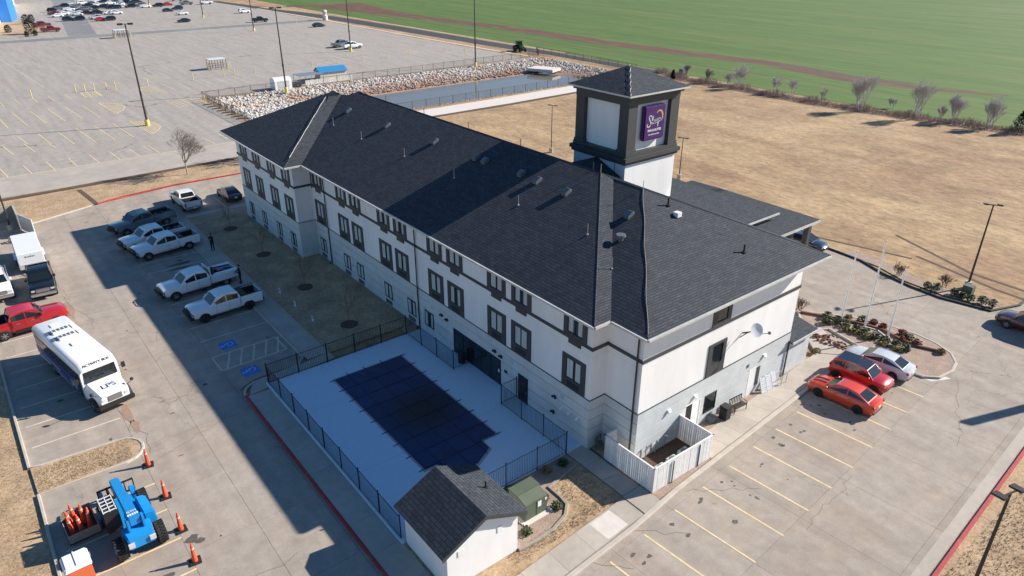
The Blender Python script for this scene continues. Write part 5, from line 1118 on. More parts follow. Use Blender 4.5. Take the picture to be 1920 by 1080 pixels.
def put(e, fpx, rpx, side, track):
    F_, R_ = G(*fpx), G(*rpx); d = (F_-R_).normalized(); n = Vector((-d.y, d.x, 0)); c = (F_+R_)/2 - n*track*(1 if side == 'L' else -1)
    e.location = (c.x, c.y, 0); e.rotation_euler.z = math.atan2(d.y, d.x); return e
def at(e, x, y, deg): e.location = (x, y, 0); e.rotation_euler.z = rad(deg); return e
r1 = lambda x, y: (100+x/3.6, 400+y/3.6)
put(pickup('white crew cab pickup with black grille guard, open bed and grey wheels', 'white', wb=3.98, guard=True, load='box', chrome=False), r1(650, 320), r1(925, 242), 'L', .98)
t2 = pickup('white crew cab pickup parked tight between the grey truck and another white truck', 'white', wb=3.98, guard=True, load='clutter', chrome=False); at(t2, 12.95, 75.95, -173)
put(pickup('slate grey crew cab dually pickup with black grille guard', 'slate', wb=4.3, guard=True, dual=True, load='clutter', chrome=False), r1(497, 158), r1(775, 75), 'L', 1.0)
put(pickup('white crew cab service truck with tool cabinets and loaded utility bed', 'white', wb=4.4, guard=True, service=True, chrome=False), r1(835, 592), r1(1175, 490), 'L', 1.0)
put(pickup('white pickup with black bull bar parked next to the accessible bays', 'white', wb=3.7, guard=True, load='box', chrome=False, rim='rim_dark'), r1(1035, 740), r1(1330, 648), 'L', .98)
at(pickup('white pickup parked tail outward beside the black sedan near the fire lane', 'white', wb=3.7, load=None, chrome=True), 19.1, 86.05, 92)
at(sedan('black sedan parked at the far end corner of the hotel', 'black'), 24.0, 85.6, 91)
at(pickup('bright red crew cab pickup parked behind the activity bus', 'red', wb=3.6), .45, 63.4, 4)
at(pickup('black pickup hitched in front of the white box trailer', 'black', wb=3.6), 2.45, 71.1, -94)
at(pickup('white pickup with chrome grille cut by the frame beside the black pickup', 'white', wb=3.6), -.75, 72.6, -90)
at(pickup('dark grey pickup parked behind the white pickup at the lot edge', 'grey', wb=3.6, detail=False), -1.6, 80.2, -90)
for e, f_, rr, sd in ((sedan('orange red sedan with dark hood stripes in the side lot', 'orange', rim='rim_dark'), (1532.5, 743.75), (1603.75, 776), 'L'), (sedan('red boxy hatchback with black roof parked between two sedans', 'red', kind='box', roof='paint_black', rim='rim_dark'), (1633.75, 738.75), (1566, 710), 'R')):
    put(e, f_, rr, sd, .9)
    if 'orange' in e['label']:
        for y in (-.22, .22): MB().add([(x, y+d, z+.012) for x, z in ((1.15, .955), (1.7, .888), (2.1, .785)) for d in (-.09, .09)], [(0, 2, 3, 1), (2, 4, 5, 3)]).build('hood_stripe', 'plastic_black', e)
at(sedan('silver sedan parked beside the planted island', 'silver'), 48.65, 18.15, 94)
at(sedan('dark maroon sport utility car on the drive at the lot exit', 'maroon', kind='suv'), 63.6, 13.35, 91)
at(sedan('dark navy sedan waiting beside the entrance canopy', 'navy'), 65.2, 34.3, -84)
# box trailer
tl = empty('box_trailer', (2.42, 78.4, 0), rad(-91), 'white enclosed box trailer hitched behind the black pickup', 'trailer')
MB().box(-3.0, 2.9, -1.08, 1.08, .45, 2.05).build('body', 'white_paint', tl, bevel=.07); MB().box(2.88, 2.915, -1.05, 1.05, .5, .95).build('stone_guard', 'fascia_light', tl)
MB().box(2.5, 2.53, -1.07, 1.07, 2.04, 2.056).build('roof_seam', 'fascia_light', tl)
MB().box(-2.45, 2.8, -1.0, 1.0, .36, .46).build('chassis', 'plastic_black', tl); MB().tube((2.6, -.5, .45), (3.7, 0, .45), .05).tube((2.6, .5, .45), (3.7, 0, .45), .05).tube((3.6, 0, 0), (3.6, 0, .8), .04).build('hitch', 'plastic_black', tl)
for x in (-.85, .05):
    for s_ in (1, -1): MB().tube((x, s_*1.0, .34), (x, s_*1.2, .34), .34, n=16).build('wheel', 'tyre', tl)
for s_ in (1, -1): MB().box(-1.35, .55, s_*1.1 if s_ > 0 else -1.28, 1.28 if s_ > 0 else -1.1, .72, .8).build('fender', 'white_paint', tl)
for k in range(6): MB().box(2.895, 2.92, -.42+k*.14, -.34+k*.14, 1.62+.02*(k % 2), 1.70+.05*(k in (0, 3))).build('lettering', 'vent_grey', tl)
# activity bus
bus = empty('activity_bus', (0, 0, 0), 0, 'white activity bus with blue side stripes and black window band', 'bus'); wbs = 6.85; xf, xr = wbs/2, -wbs/2
x0, x1 = xr-2.75, xf-1.05
prof_ = [(1.18, .55), (1.22, .9), (1.22, 2.55), (1.20, 2.84), (1.08, 2.99), (.85, 3.05)]
def bring(x, s_=1, dz=0): return [(x, y*s_, z+dz if z > 2 else z) for y, z in prof_]+[(x, -y*s_, z+dz if z > 2 else z) for y, z in reversed(prof_)]
MB().loft([bring(x0, .97, -.06), bring(x0+.12), bring(x1-.5), bring(x1+.12, .985, -.36)]).build('body', 'white_paint', bus, smooth=True)
hood = [[(x, y, z) for y, z in ((w_, .6), (w_, zt-.25), (w_*.85, zt), (0, zt+.012), (-w_*.85, zt), (-w_, zt-.25), (-w_, .6))] for x, w_, zt in ((x1-.05, 1.12, 1.72), (xf-.3, 1.08, 1.62), (xf+.55, 1.0, 1.48), (xf+.85, .9, 1.3))]
MB().loft(hood).build('hood', 'white_paint', bus, smooth=True)
ws = MB().add([(x1+.16, -1.05, 1.72), (x1+.16, 1.05, 1.72), (x1+.135, 1.0, 2.55), (x1+.135, -1.0, 2.55), (x1+.05, -1.05, 1.72), (x1+.05, 1.05, 1.72), (x1+.05, 1.0, 2.55), (x1+.05, -1.0, 2.55)], [(0, 1, 2, 3), (0, 4, 5, 1), (1, 5, 6, 2), (2, 6, 7, 3), (3, 7, 4, 0)]).build('windscreen', 'glass_dark', bus)
for s_ in (1, -1):
    ys = s_*1.224; MB().box(x0+.35, x1-.1, ys-.006, ys+.006, 1.6, 2.5).build('window_band', 'black_metal', bus)
    for k in range(9):
        a = x0+.45+k*(x1-x0-1.2)/9; MB().box(a+.03, a+.80, ys-.01, ys+.010, 1.68, 2.42).build('window', 'glass_dark', bus)
    MB().add([(x, ys+s_*.004, z) for x, z in ((x0+.1, 1.56), (x1-.9, 1.56), (x1-.9, .62), (x1-1.9, .66), (x1-3.2, 1.0), (x0+.1, 1.12))], [(0, 1, 2, 3, 4, 5)]).build('stripe', 'store_blue' if False else 'bus_blue' if 'bus_blue' in MATS else mat('bus_blue', (.02, .03, .22), .4), bus)
    MB().add([(x, ys+s_*.003, z) for x, z in ((x0+.1, 1.06), (x1-3.3, .95), (x1-2.2, .68), (x0+.1, 1.0))], [(0, 1, 2, 3)]).build('stripe', 'bus_blue', bus)
    fx = (1, 0, 0) if s_ < 0 else (-1, 0, 0)
    text('letters', 'LPS', .62, 'white_paint', bus, frame((x1-1.65, ys+s_*.008, 1.08), fx, (0, 0, 1)), .002, 1.1, bold=.02); 
    for k in range(16): MB().box(x0+.7+k*.24, x0+.86+k*.24, ys+s_*.005-.002, ys+s_*.008+.002, 1.24-.012*k, 1.38-.012*k).build('lettering', 'fascia_light', bus)
    MB().box(x1+.1, x1+.16, s_*1.5-.12, s_*1.5+.12, 1.9, 2.3).tube((x1+.1, s_*1.15, 2.1), (x1+.12, s_*1.5, 2.1), .02).build('mirror', 'plastic_black', bus); MB().tube((xf+.5, s_*.98, 1.35), (xf+.75, s_*1.28, 1.7), .018).sphere((xf+.75, s_*1.28, 1.75), .12).build('cross_view_mirror', 'plastic_black', bus)
    MB().box(xf+.62, xf+.88, s_*.72-.16, s_*.72+.16, .95, 1.2).build('headlight', 'lamp_clear', bus, bevel=.04)
    MB().box(x0-.02, x0+.03, s_*.95-.1, s_*.95+.1, 1.2, 1.45).build('taillight', 'lamp_red', bus)
MB().box(x1-.85, x1-.1, -1.236, -1.226, .6, 2.4).build('door', 'glass_dark', bus)
MB().box(xf+.78, xf+.9, -.45, .45, .85, 1.25).build('grille', 'rim', bus, bevel=.03); MB().box(xf+.75, xf+1.02, -1.15, 1.15, .45, .78).build('front_bumper', 'plastic_black', bus, bevel=.05); MB().box(x0-.15, x0, -1.15, 1.15, .5, .75).build('rear_bumper', 'plastic_black', bus)
MB().box(x0+.2, x1+.2, -1.1, 1.1, .42, .6).build('chassis', 'plastic_black', bus); plates(bus, 0, xf+1.0, .62)
for x in (x0+2.1, x0+3.3):
    ac = MB().box(x, x+.75, -.62, .62, 3.03, 3.2).build('roof_air_unit', 'white_paint', bus, bevel=.05)
    for k in range(4): MB().box(x+.15, x+.55, -.5+k*.26, -.32+k*.26, 3.2, 3.21).build('vent_slot', 'vent_grey', ac)
    MB().box(x+.1, x+.7, .63, .66, 3.06, 3.2).build('intake', 'plastic_black', ac); MB().box(x-.05, x+.5, -.95, -.66, 3.0, 3.08).build('duct', 'vent_grey', ac)
for x in (x0+1.0, x0+4.9): MB().box(x, x+.55, -.3, .3, 3.05, 3.12).build('roof_hatch', 'steel_white', bus, bevel=.02)
wheel_set(bus, xf, xr, 1.06, .48, .3, 'rim', False); arches(bus, xf, xr, 1.19, .48)
text('letters', 'LPS', .62, 'bus_blue', bus, frame((xf+.08, .0, 1.58), (0, 1, 0), (-1, 0, .165)), .004, 1.05, bold=.004); text('letters', 'ACTIVITY BUS', .27, 'plastic_black', bus, frame((x1-.13, 0, 2.862), (0, 1, 0), (-.62, 0, .36)), .004, 1, bold=.004)
put(bus, (179, 772.5), (106, 702.5), 'R', 1.17)
# telehandler
th = empty('telehandler', (1.72, 34.8, 0), rad(92), 'blue rough terrain telehandler parked inside a ring of orange cones', 'telehandler'); BL = 'machine_blue'
MB().box(-1.9, 1.75, -.55, .55, .55, 1.05).build('chassis', BL, th, bevel=.06)
MB().add([(-2.45, -.62, .75), (-1.5, -.7, .75), (-1.5, .7, .75), (-2.45, .62, .75), (-2.4, -.6, 1.45), (-1.5, -.7, 1.6), (-1.5, .7, 1.6), (-2.4, .6, 1.45)], [(3, 2, 1, 0), (4, 5, 6, 7), (0, 1, 5, 4), (1, 2, 6, 5), (2, 3, 7, 6), (3, 0, 4, 7)]).build('counterweight', BL, th, bevel=.06)
for s_ in (1, -1): MB().box(-2.52, -2.4, s_*.5-.14, s_*.5+.14, .95, 1.2).build('rear_light', 'lamp_clear', th)
bm_ = empty if False else None
MB().add([(-1.9, -.26, 1.75), (2.6, -.24, 1.25), (2.6, .24, 1.25), (-1.9, .26, 1.75), (-1.9, -.26, 2.3), (2.6, -.24, 1.72), (2.6, .24, 1.72), (-1.9, .26, 2.3)], [(3, 2, 1, 0), (4, 5, 6, 7), (0, 1, 5, 4), (1, 2, 6, 5), (2, 3, 7, 6), (3, 0, 4, 7)]).build('boom', BL, th, bevel=.04)
MB().box(-2.0, -1.6, -.42, -.28, 1.3, 2.2).box(-2.0, -1.6, .28, .42, 1.3, 2.2).build('boom_pivot', BL, th, bevel=.03)
MB().add([(2.55, -.2, .85), (3.0, -.2, .6), (3.0, .2, .6), (2.55, .2, .85), (2.55, -.2, 1.7), (2.95, -.2, 1.5), (2.95, .2, 1.5), (2.55, .2, 1.7)], [(3, 2, 1, 0), (4, 5, 6, 7), (0, 1, 5, 4), (1, 2, 6, 5), (2, 3, 7, 6), (3, 0, 4, 7)]).build('boom_head', BL, th, bevel=.04)
fk = MB().box(2.95, 3.05, -.9, .9, .25, .32).box(2.95, 3.05, -.9, .9, .95, 1.02)
for y in (-.9, -.45, 0, .45, .9): fk.box(2.96, 3.04, y-.03, y+.03, .25, 1.02)
for y in (-.35, .35): fk.box(3.05, 4.1, y-.06, y+.06, .2, .27)
fk.build('fork_carriage', 'plastic_black', th)
cabt = MB().box(-.75, .75, .45, 1.18, .95, 1.1).box(-.75, -.68, .45, 1.18, 1.1, 2.25).box(.5, .57, .45, 1.18, 1.1, 2.25).box(-.75, .6, .45, 1.18, 2.2, 2.28).build('cab', 'plastic_black', th, bevel=.02); MB().box(.58, .6, .5, 1.12, 1.15, 2.18).build('front_glass', 'glass_dark', cabt); MB().box(-.66, .5, 1.16, 1.175, 1.15, 2.18).build('side_glass', 'glass_dark', cabt)
gr_ = MB()
for k in range(5): gr_.box(-.7+k*.3, -.66+k*.3, .5, 1.15, 2.3, 2.34)
for k in range(3): gr_.box(-.75, .6, .5+k*.3, .54+k*.3, 2.3, 2.34)
gr_.build('roof_guard', 'steel_white', cabt)
MB().add([(-1.1, -1.12, .75), (1.0, -1.05, .75), (1.0, -.5, .75), (-1.1, -.5, .75), (-1.05, -1.05, 1.55), (.7, -1.0, 1.4), (.7, -.5, 1.5), (-1.05, -.5, 1.62)], [(3, 2, 1, 0), (4, 5, 6, 7), (0, 1, 5, 4), (1, 2, 6, 5), (2, 3, 7, 6), (3, 0, 4, 7)]).build('engine_cover', BL, th, bevel=.08)
for s_ in (1, -1): MB().box(1.55, 2.35, s_*.62-.1, s_*.62+.1, .9, 1.1).box(2.15, 2.4, s_*.72-.1, s_*.72+.1, .25, 1.0).build('stabiliser', BL, th, bevel=.03)
tw_ = None
for x in (1.35, -1.75):
    for s_ in (1, -1):
        if tw_ is None:
            t = MB(); R_ = .6; t.tube((0, -.2, 0), (0, .2, 0), R_*.93, n=22)
            for k in range(22):
                M_ = Matrix.Rotation(2*pi*k/22, 4, 'Y'); t.box(-.05, .05, -.22, .0, R_*.88, R_*1.0, M_ @ Matrix.Rotation(.25, 4, 'Z')); M_ = Matrix.Rotation(2*pi*(k+.5)/22, 4, 'Y'); t.box(-.05, .05, .0, .22, R_*.88, R_*1.0, M_ @ Matrix.Rotation(-.25, 4, 'Z'))
            tw_ = t.build('wheel', 'tyre', th); MB().tube((0, .17, 0), (0, .215, 0), .3, .26, n=14).tube((0, .2, 0), (0, .26, 0), .12, n=10).build('hub', BL, tw_); o = tw_
        else: o = copy_tree(tw_, th)
        o.location = (x, s_*.98, .6); o.rotation_euler = (0, random.random(), 0 if s_ > 0 else pi)
text('letters', 'GTH', .22, 'white_paint', th, frame((-1.35, 0, 2.262), (0, -1, 0), (1, 0, -.13)), .002, 1, bold=.006); 
for k in range(5): MB().box(-1.68, -1.56, -.26+k*.105, -.18+k*.105, 2.262, 2.29).build('lettering', 'white_paint', th)
# traffic cones (tall channelisers on square black bases)
def cone(x, y, label, group=None, rz=0, tilt=None, z=0, base=True):
    e = empty('traffic_cone', (x, y, z), rz, label, 'traffic cone', group); h = 1.05
    if base: MB().prism([(-.29, -.29), (.29, -.29), (.29, .29), (-.29, .29)], 0, .06).build('base', 'plastic_black', e, bevel=.015)
    c = MB(); c.loft([[(r*cos(2*pi*k/12), r*sin(2*pi*k/12), zz) for k in range(12)] for r, zz in ((.14, .05), (.12, .34), (.112, .36), (.095, .72), (.088, .74), (.07, 1.05), (.045, 1.08), (.05, 1.2), (.03, 1.23))]); cb = c.build('cone_body', 'cone_orange', e, smooth=True)
    for z0, z1, ra, rb in ((.86, .93, .088, .083),): MB().tube((0, 0, z0), (0, 0, z1), ra, rb, n=12, cap=False).build('reflective_band', 'line_white', e)
    if tilt: e.rotation_euler = tilt
    return e
for (x, y, l) in ((3.67, 39.8, 'orange cone by the grass island curb next to the telehandler'), (3.75, 36.34, 'orange cone beside the telehandler front wheel'), (3.7, 33.18, 'orange cone beside the telehandler rear wheel'), (3.64, 30.52, 'orange cone past the rear of the telehandler')): cone(x, y, l, None, random.uniform(-.2, .2))
cr_ = empty('cone_crate', (-.45, 36.6, 0), rad(3), 'open wooden crate full of orange cones next to the telehandler', 'crate')
MB().box(-.75, .75, -1.05, 1.05, .05, .12).build('floor', 'wood_dark', cr_)
for x in (-.72, .72):
    for k in range(3): MB().box(x-.02, x+.02, -1.05, 1.05, .14+k*.17, .29+k*.17).build('plank', 'wood_grey', cr_)
for y in (-1.03, 1.03):
    for k in range(3): MB().box(-.7, .7, y-.02, y+.02, .14+k*.17, .29+k*.17).build('plank', 'wood_grey', cr_)
for i, (x, y) in enumerate(((-.85, 36.1), (-.45, 36.05), (-.05, 36.2), (-.75, 36.8), (-.25, 36.85), (-.6, 37.3))): cone(x, y, 'orange cone standing in the open wooden crate', 'cones in the crate', random.random(), (random.uniform(-.2, .2), random.uniform(-.25, .1), 0), .12)
# portable toilet
pt = empty('portable_toilet', (-1.05, 31.75, 0), rad(2), 'orange portable toilet with white roof beside the crate', 'portable toilet')
MB().box(-.55, .55, -.57, .57, .1, 2.05).build('cabin', 'toilet_orange', pt, bevel=.04); MB().box(-.57, .57, -.6, .6, 0, .12).build('skid', 'plastic_black', pt)
MB().add([(-.6, -.62, 2.05), (.6, -.62, 2.05), (.6, .62, 2.05), (-.6, .62, 2.05), (-.5, -.5, 2.28), (.5, -.5, 2.28), (.5, .5, 2.28), (-.5, .5, 2.28)], [(3, 2, 1, 0), (4, 5, 6, 7), (0, 1, 5, 4), (1, 2, 6, 5), (2, 3, 7, 6), (3, 0, 4, 7)]).build('roof', 'steel_white', pt, bevel=.04); MB().box(-.03, .03, -.5, .5, 2.28, 2.32).build('roof_rib', 'steel_white', pt); MB().box(-.25, .25, -.578, -.572, 1.45, 1.7).build('label_plate', 'line_white', pt); MB().box(-.42, .42, -.585, -.575, .15, 1.98).build('door', 'toilet_orange', pt)
# people
def person(x, y, deg, label, arms):
    e = empty('person', (x, y, 0), rad(deg), label, 'person')
    me = bpy.data.meshes.new('body'); V = [(0, 0, .95), (0, 0, 1.15), (0, 0, 1.40), (0, 0, 1.50), (0, 0, 1.60)]; Rr = [.16, .15, .17, .06, .065]
    E_ = [(0, 1), (1, 2), (2, 3), (3, 4)]
    def chain(st, pts):
        k = st
        for p, r in pts: V.append(p); Rr.append(r); E_.append((k, len(V)-1)); k = len(V)-1
    for s_ in (1, -1):
        chain(0, [((.0, s_*.1, .88), .105), ((.03, s_*.12, .5), .075), ((-.02, s_*.13, .1), .05), ((.14, s_*.14, .04), .045)])
        chain(2, [((0, s_*.19, 1.39), .075), arms[0 if s_ > 0 else 1][0], arms[0 if s_ > 0 else 1][1]])
    me.from_pydata(V, E_, []); o = bpy.data.objects.new('body', me); C.objects.link(o); o.parent = e
    m = o.modifiers.new('skin', 'SKIN'); sv = me.skin_vertices[0].data
    for i, r in enumerate(Rr): sv[i].radius = (r, r)
    sv[0].use_root = True; o.modifiers.new('sub', 'SUBSURF').levels = 2; o.modifiers['sub'].render_levels = 2; me.materials.append(MATS['cloth_dark'])
    hd = MB().sphere((.02, 0, 1.68), .105, 12, 8, (1, .85, 1.2)).sphere((.12, 0, 1.665), .025).sphere((.02, .095, 1.67), .03).sphere((.02, -.095, 1.67), .03).build('head', 'skin', e, smooth=True)
    MB().sphere((-.01, 0, 1.73), .112, 12, 8, (1.05, .92, .9)).build('cap', 'cloth_dark', e, smooth=True)
    for s_ in (1, -1):
        p = Vector(arms[0 if s_ > 0 else 1][1][0]); h_ = MB().sphere(p, .05, 8, 6, (1.2, .7, .8))
        for k in range(4): h_.tube(p+Vector((.03, -.03+k*.02, 0)), p+Vector((.10-abs(k-1.5)*.008, -.035+k*.022, -.02)), .011, .008, n=5)
        h_.tube(p+Vector((0, -s_*.035, 0)), p+Vector((.05, -s_*.07, .01)), .012, .009, n=5); h_.build('hand', 'skin', e, smooth=True)
        MB().sphere((.07, s_*.14, .045), .075, 8, 6, (1.7, .65, .6)).build('shoe', 'plastic_black', e, smooth=True)
    return e
o = person(17.2, 70.3, -140, 'person in dark clothes standing on the lawn walk with hands raised to the chest', [(((.1, .27, 1.18), .055), ((.26, .1, 1.25), .042)), (((.1, -.27, 1.18), .055), ((.26, -.08, 1.3), .042))]); o.location.z = .125
o = person(16.75, 61.0, 175, 'person in dark clothes working at the tail of the service truck', [(((.12, .26, 1.2), .055), ((.38, .2, 1.2), .042)), (((.1, -.26, 1.18), .055), ((.36, -.16, 1.12), .042))]); o.location.z = .125
# folded sign on the lot
asg = empty('folding_sign', (12.9, 58.55, 0), rad(20), 'small white folding floor sign between the service truck and the next pickup', 'sign')
for s_ in (1, -1): MB().add([(-.16, s_*.22, 0), (.16, s_*.22, 0), (.16, s_*.02, .75), (-.16, s_*.02, .75), (-.16, s_*.2, 0), (.16, s_*.2, 0), (.16, s_*.0, .75), (-.16, s_*.0, .75)], [(0, 1, 2, 3), (7, 6, 5, 4), (0, 4, 5, 1), (3, 2, 6, 7)]).build('panel', 'line_white', asg)
# ================================================================== STORE LOT, POND, FIELD EDGE
def tall_pole(x, y, label):
    e = empty('lot_light', (x, y, 0), random.uniform(-.2, .2), label, 'lamp post', None); h = 16
    MB().tube((0, 0, -.1), (0, 0, .95), .38, .36, n=12).build('footing', 'yellow_post', e); MB().tube((0, 0, .95), (0, 0, h), .17, .1, n=8).build('pole', 'pole_dark', e)
    MB().cbox((0, .0, 5.2), (.3, .3, .5)).build('control_box', 'plastic_black', e)
    for s_ in (1, -1): MB().cbox((s_*.75, 0, h), (.8, .5, .28)).tube((0, 0, h), (s_*.5, 0, h), .05).build('lamp_head', 'pole_dark', e, bevel=.03)
    return e
for x, y, l in ((25.7, 131, 'tall store lot light standing on the painted end hatching'), (55.3, 144.2, 'tall store lot light beside the white storage container'), (91.8, 188, 'tall store lot light beside the two parked pickups'), (104.2, 146.4, 'tall store lot light standing at the pond fence'), (87.7, 250.2, 'tall store lot light at the edge of the dark lane'), (87.4, 303, 'tall store lot light beyond the dark lane among scattered cars'), (85.4, 375, 'farthest tall store lot light behind the parked car rows')): tall_pole(x, y, l)
e = lamp_post(1.9, 89.6, 8.2, rad(10), 'slim dark lamp post rising inside the refuse enclosure', .09)
# chain link fences
def chain(name, pts, label, h=1.5, sp=3.05):
    e = empty(name, (*pts[0], -.05), 0, label, 'fence'); o3 = Vector((*pts[0], -.05)); wire = MB(); u = Vector((0, 0, 1))
    for i in range(len(pts)-1):
        a, b = Vector((*pts[i], -.05))-o3, Vector((*pts[i+1], -.05))-o3; L_ = (b-a).length; n = max(1, round(L_/sp))
        for k in range(n + (i == len(pts)-2)): p = a.lerp(b, k/n); MB().tube(p, p+u*(h+.08), .045, n=5).build('post', 'pole_dark', e)
        MB().tube(a+u*h, b+u*h, .03, n=4).build('rail', 'pole_dark', e)
        st_ = .22; m_ = int(L_/st_)
        for k in range(m_):
            for dr in (1, -1):
                k2 = k+dr*h/st_
                t0, t1 = k/m_, k2/m_
                if 0 <= t1 <= 1: wire.tube(a.lerp(b, t0)+u*.03, a.lerp(b, t1)+u*h, .009, n=3, cap=False)
    wire.build('chain_mesh', 'fence_mesh', e, kind='stuff'); return e
chain('chain_link_fence', [(39.7, 121), (39.5, 146.8), (62, 147.6), (90, 147.9), (127, 150)], 'dark chain link fence above the far rock bank of the pond')
chain('chain_link_fence', [(58, 114.3), (82, 114.4), (112, 115)], 'dark chain link fence along the near bank of the pond')
chain('chain_link_fence', [(127.4, 150), (130.8, 155), (131.3, 134), (130.6, 118)], 'dark chain link fence beside the field road')
for i in range(8): p = G(*(x/4 for x in (1555+i*36, 785+i*15))); MB().box(p.x-.85, p.x+.85, p.y-.09, p.y+.09, -.03, .12).build('wheel_stop', 'plastic_black', label='black rubber wheel stop along the pond fence', cat='wheel stop', group='wheel stops by the fence', bevel=.03)
# sheds
sh = empty('blue_roof_shed', (69.4, 153.2, -.03), rad(-2), 'low white shed with bright blue gable roof by the pond fence', 'shed')
MB().add([(-3.1, -1.6, 0), (3.1, -1.6, 0), (3.1, 1.6, 0), (-3.1, 1.6, 0), (-3.1, -1.6, 1.7), (3.1, -1.6, 1.7), (3.1, 1.6, 1.7), (-3.1, 1.6, 1.7), (-3.1, 0, 2.5), (3.1, 0, 2.5)], [(0, 1, 5, 4), (2, 3, 7, 6), (1, 2, 6, 9, 5), (3, 0, 4, 8, 7), (4, 5, 9, 8), (6, 7, 8, 9)]).build('wall', 'store_beige', sh)
for s_ in (1, -1): MB().add([(-3.3, s_*1.85, 1.62), (3.3, s_*1.85, 1.62), (3.3, 0, 2.6), (-3.3, 0, 2.6), (-3.3, s_*1.85, 1.7), (3.3, s_*1.85, 1.7), (3.3, 0, 2.68), (-3.3, 0, 2.68)], [(0, 1, 2, 3), (7, 6, 5, 4), (0, 4, 5, 1), (0, 3, 7, 4), (1, 5, 6, 2)]).build('roof', 'roof_blue', sh)
ln = empty('lean_to_canopy', (63.3, 151.2, -.03), 0, 'flat metal lean-to canopy on posts next to the blue roofed shed', 'canopy')
MB().box(-2.8, 2.8, -1.8, 1.8, 1.78, 1.86).build('roof', 'galv', ln)
for x in (-2.7, 0, 2.7):
    for y in (-1.7, 1.7): MB().tube((x, y, 0), (x, y, 1.78), .05).build('post', 'galv', ln)
bf = empty('board_fence', (61.5, 148.9, -.03), 0, 'white weathered board fence in front of the blue roofed shed', 'fence')
for i in range(22): MB().box(i*.5, i*.5+.46, 0, .05, 0, .95+random.uniform(-.05, .05)).build('board', 'wood_white', bf)
tk = empty('storage_container', (55.9, 148.2, -.03), 0, 'white storage container with rounded roof by the tall light', 'container')
MB().loft([[(x, y, z) for y, z in ((-1.4, 0), (1.4, 0), (1.4, 1.8), (1.0, 2.25), (0, 2.42), (-1.0, 2.25), (-1.4, 1.8))] for x in (-1.8, 1.8)]).build('shell', 'white_paint', tk); MB().box(-1.2, 1.2, -1.43, -1.41, .05, 1.8).build('door', 'fascia_light', tk)
ft = empty('flatbed_trailer', (59.4, 149.0, -.03), 0, 'black flatbed trailer parked beside the white container', 'trailer'); MB().box(-1.5, 1.5, -.9, .9, .5, .6).build('deck', 'plastic_black', ft)
for x in (-.5, .5):
    for y in (-1, 1): MB().tube((x, y-.1, .33), (x, y+.1, .33), .33, n=12).build('wheel', 'tyre', ft)
# cart corrals
for x, y, l in ((48.9, 258.2, 'white roofed cart shelter at the far dark lane'), (53.4, 181.3, 'white roofed cart shelter near the row of yellow posts')):
    e = empty('cart_shelter', (x, y, -.03), rad(0), l, 'shelter')
    MB().box(-2.0, 2.0, -1.3, 1.3, 2.3, 2.42).build('roof', 'white_paint', e, bevel=.04)
    for px_ in (-1.9, -.65, .65, 1.9):
        for py_ in (-1.2, 1.2): MB().tube((px_, py_, 0), (px_, py_, 2.3), .06).build('post', 'pole_dark', e)
    for z in (.5, 1.1): MB().tube((-1.9, 1.2, z), (1.9, 1.2, z), .04).tube((-1.9, -1.2, z), (1.9, -1.2, z), .04).build('side_rail', 'pole_dark', e)
def post(px, py, label, group, h=1.35):
    p = G(px, py); e = MB().tube((p.x, p.y, -.05), (p.x, p.y, h), .085, n=8).sphere((p.x, p.y, h), .085, 8, 5).build('bollard', 'yellow_post', label=label, cat='bollard', group=group)
for x, y in ((240, 730), (570, 690), (640, 685), (710, 680), (800, 668), (868, 665), (1110, 640), (1450, 600), (1680, 570), (1760, 560)): post(x/4, y/4, 'yellow bollard in the row across the store lot', 'yellow bollard row')
for x, y in ((870, 290), (985, 280), (850, 285), (1570, 520), (1715, 520), (1725, 510), (1915, 545), (1540, 772)): post(x/4, y/4, 'yellow bollard guarding a cart shelter or lot corner', 'guard bollards')
for x, y in ((420, 500), (615, 475), (800, 455), (985, 435), (1150, 410), (1565, 395), (305, 175), (262, 152), (1420, 380)): post(480+x/4, y/4, 'slim yellow post in the empty half of the store lot', 'slim lot posts', 1.2)
kq = G(610, 37.5); e = empty('stone_pillar', (kq.x, kq.y, -.05), 0, 'pale white pillar with a rounded cap beside the field road', 'pillar'); MB().loft([[(r*cos(2*pi*k/10), r*sin(2*pi*k/10), z) for k in range(10)] for r, z in ((1.0, 0), (1.0, 1.6), (.6, 1.8), (.7, 2.6), (1.0, 3.1), (.6, 3.6))]).build('shaft', 'concrete_pale', e, smooth=True)
# tractor
tq = G(975, 96.25); tr = empty('tractor', (tq.x, tq.y, -.02), rad(-100), 'green farm tractor with cab on the field road', 'tractor')
MB().box(-.2, 1.9, -.4, .4, .8, 1.5).build('hood', 'tractor_green', tr, bevel=.08); MB().box(-1.3, -.1, -.75, .75, 1.0, 2.6).build('cab', 'glass_dark', tr, bevel=.06); MB().box(-1.4, 0, -.85, .85, 2.6, 2.75).build('roof', 'tractor_green', tr, bevel=.04); MB().box(-2.8, -1.5, -.8, .8, .4, 1.2).build('implement', 'plastic_black', tr)
for s_ in (1, -1): MB().tube((-.9, s_*.85, .85), (-.9, s_*1.25, .85), .85, n=16).build('wheel', 'tyre', tr); MB().tube((1.4, s_*.7, .5), (1.4, s_*1.0, .5), .5, n=14).build('wheel', 'tyre', tr)
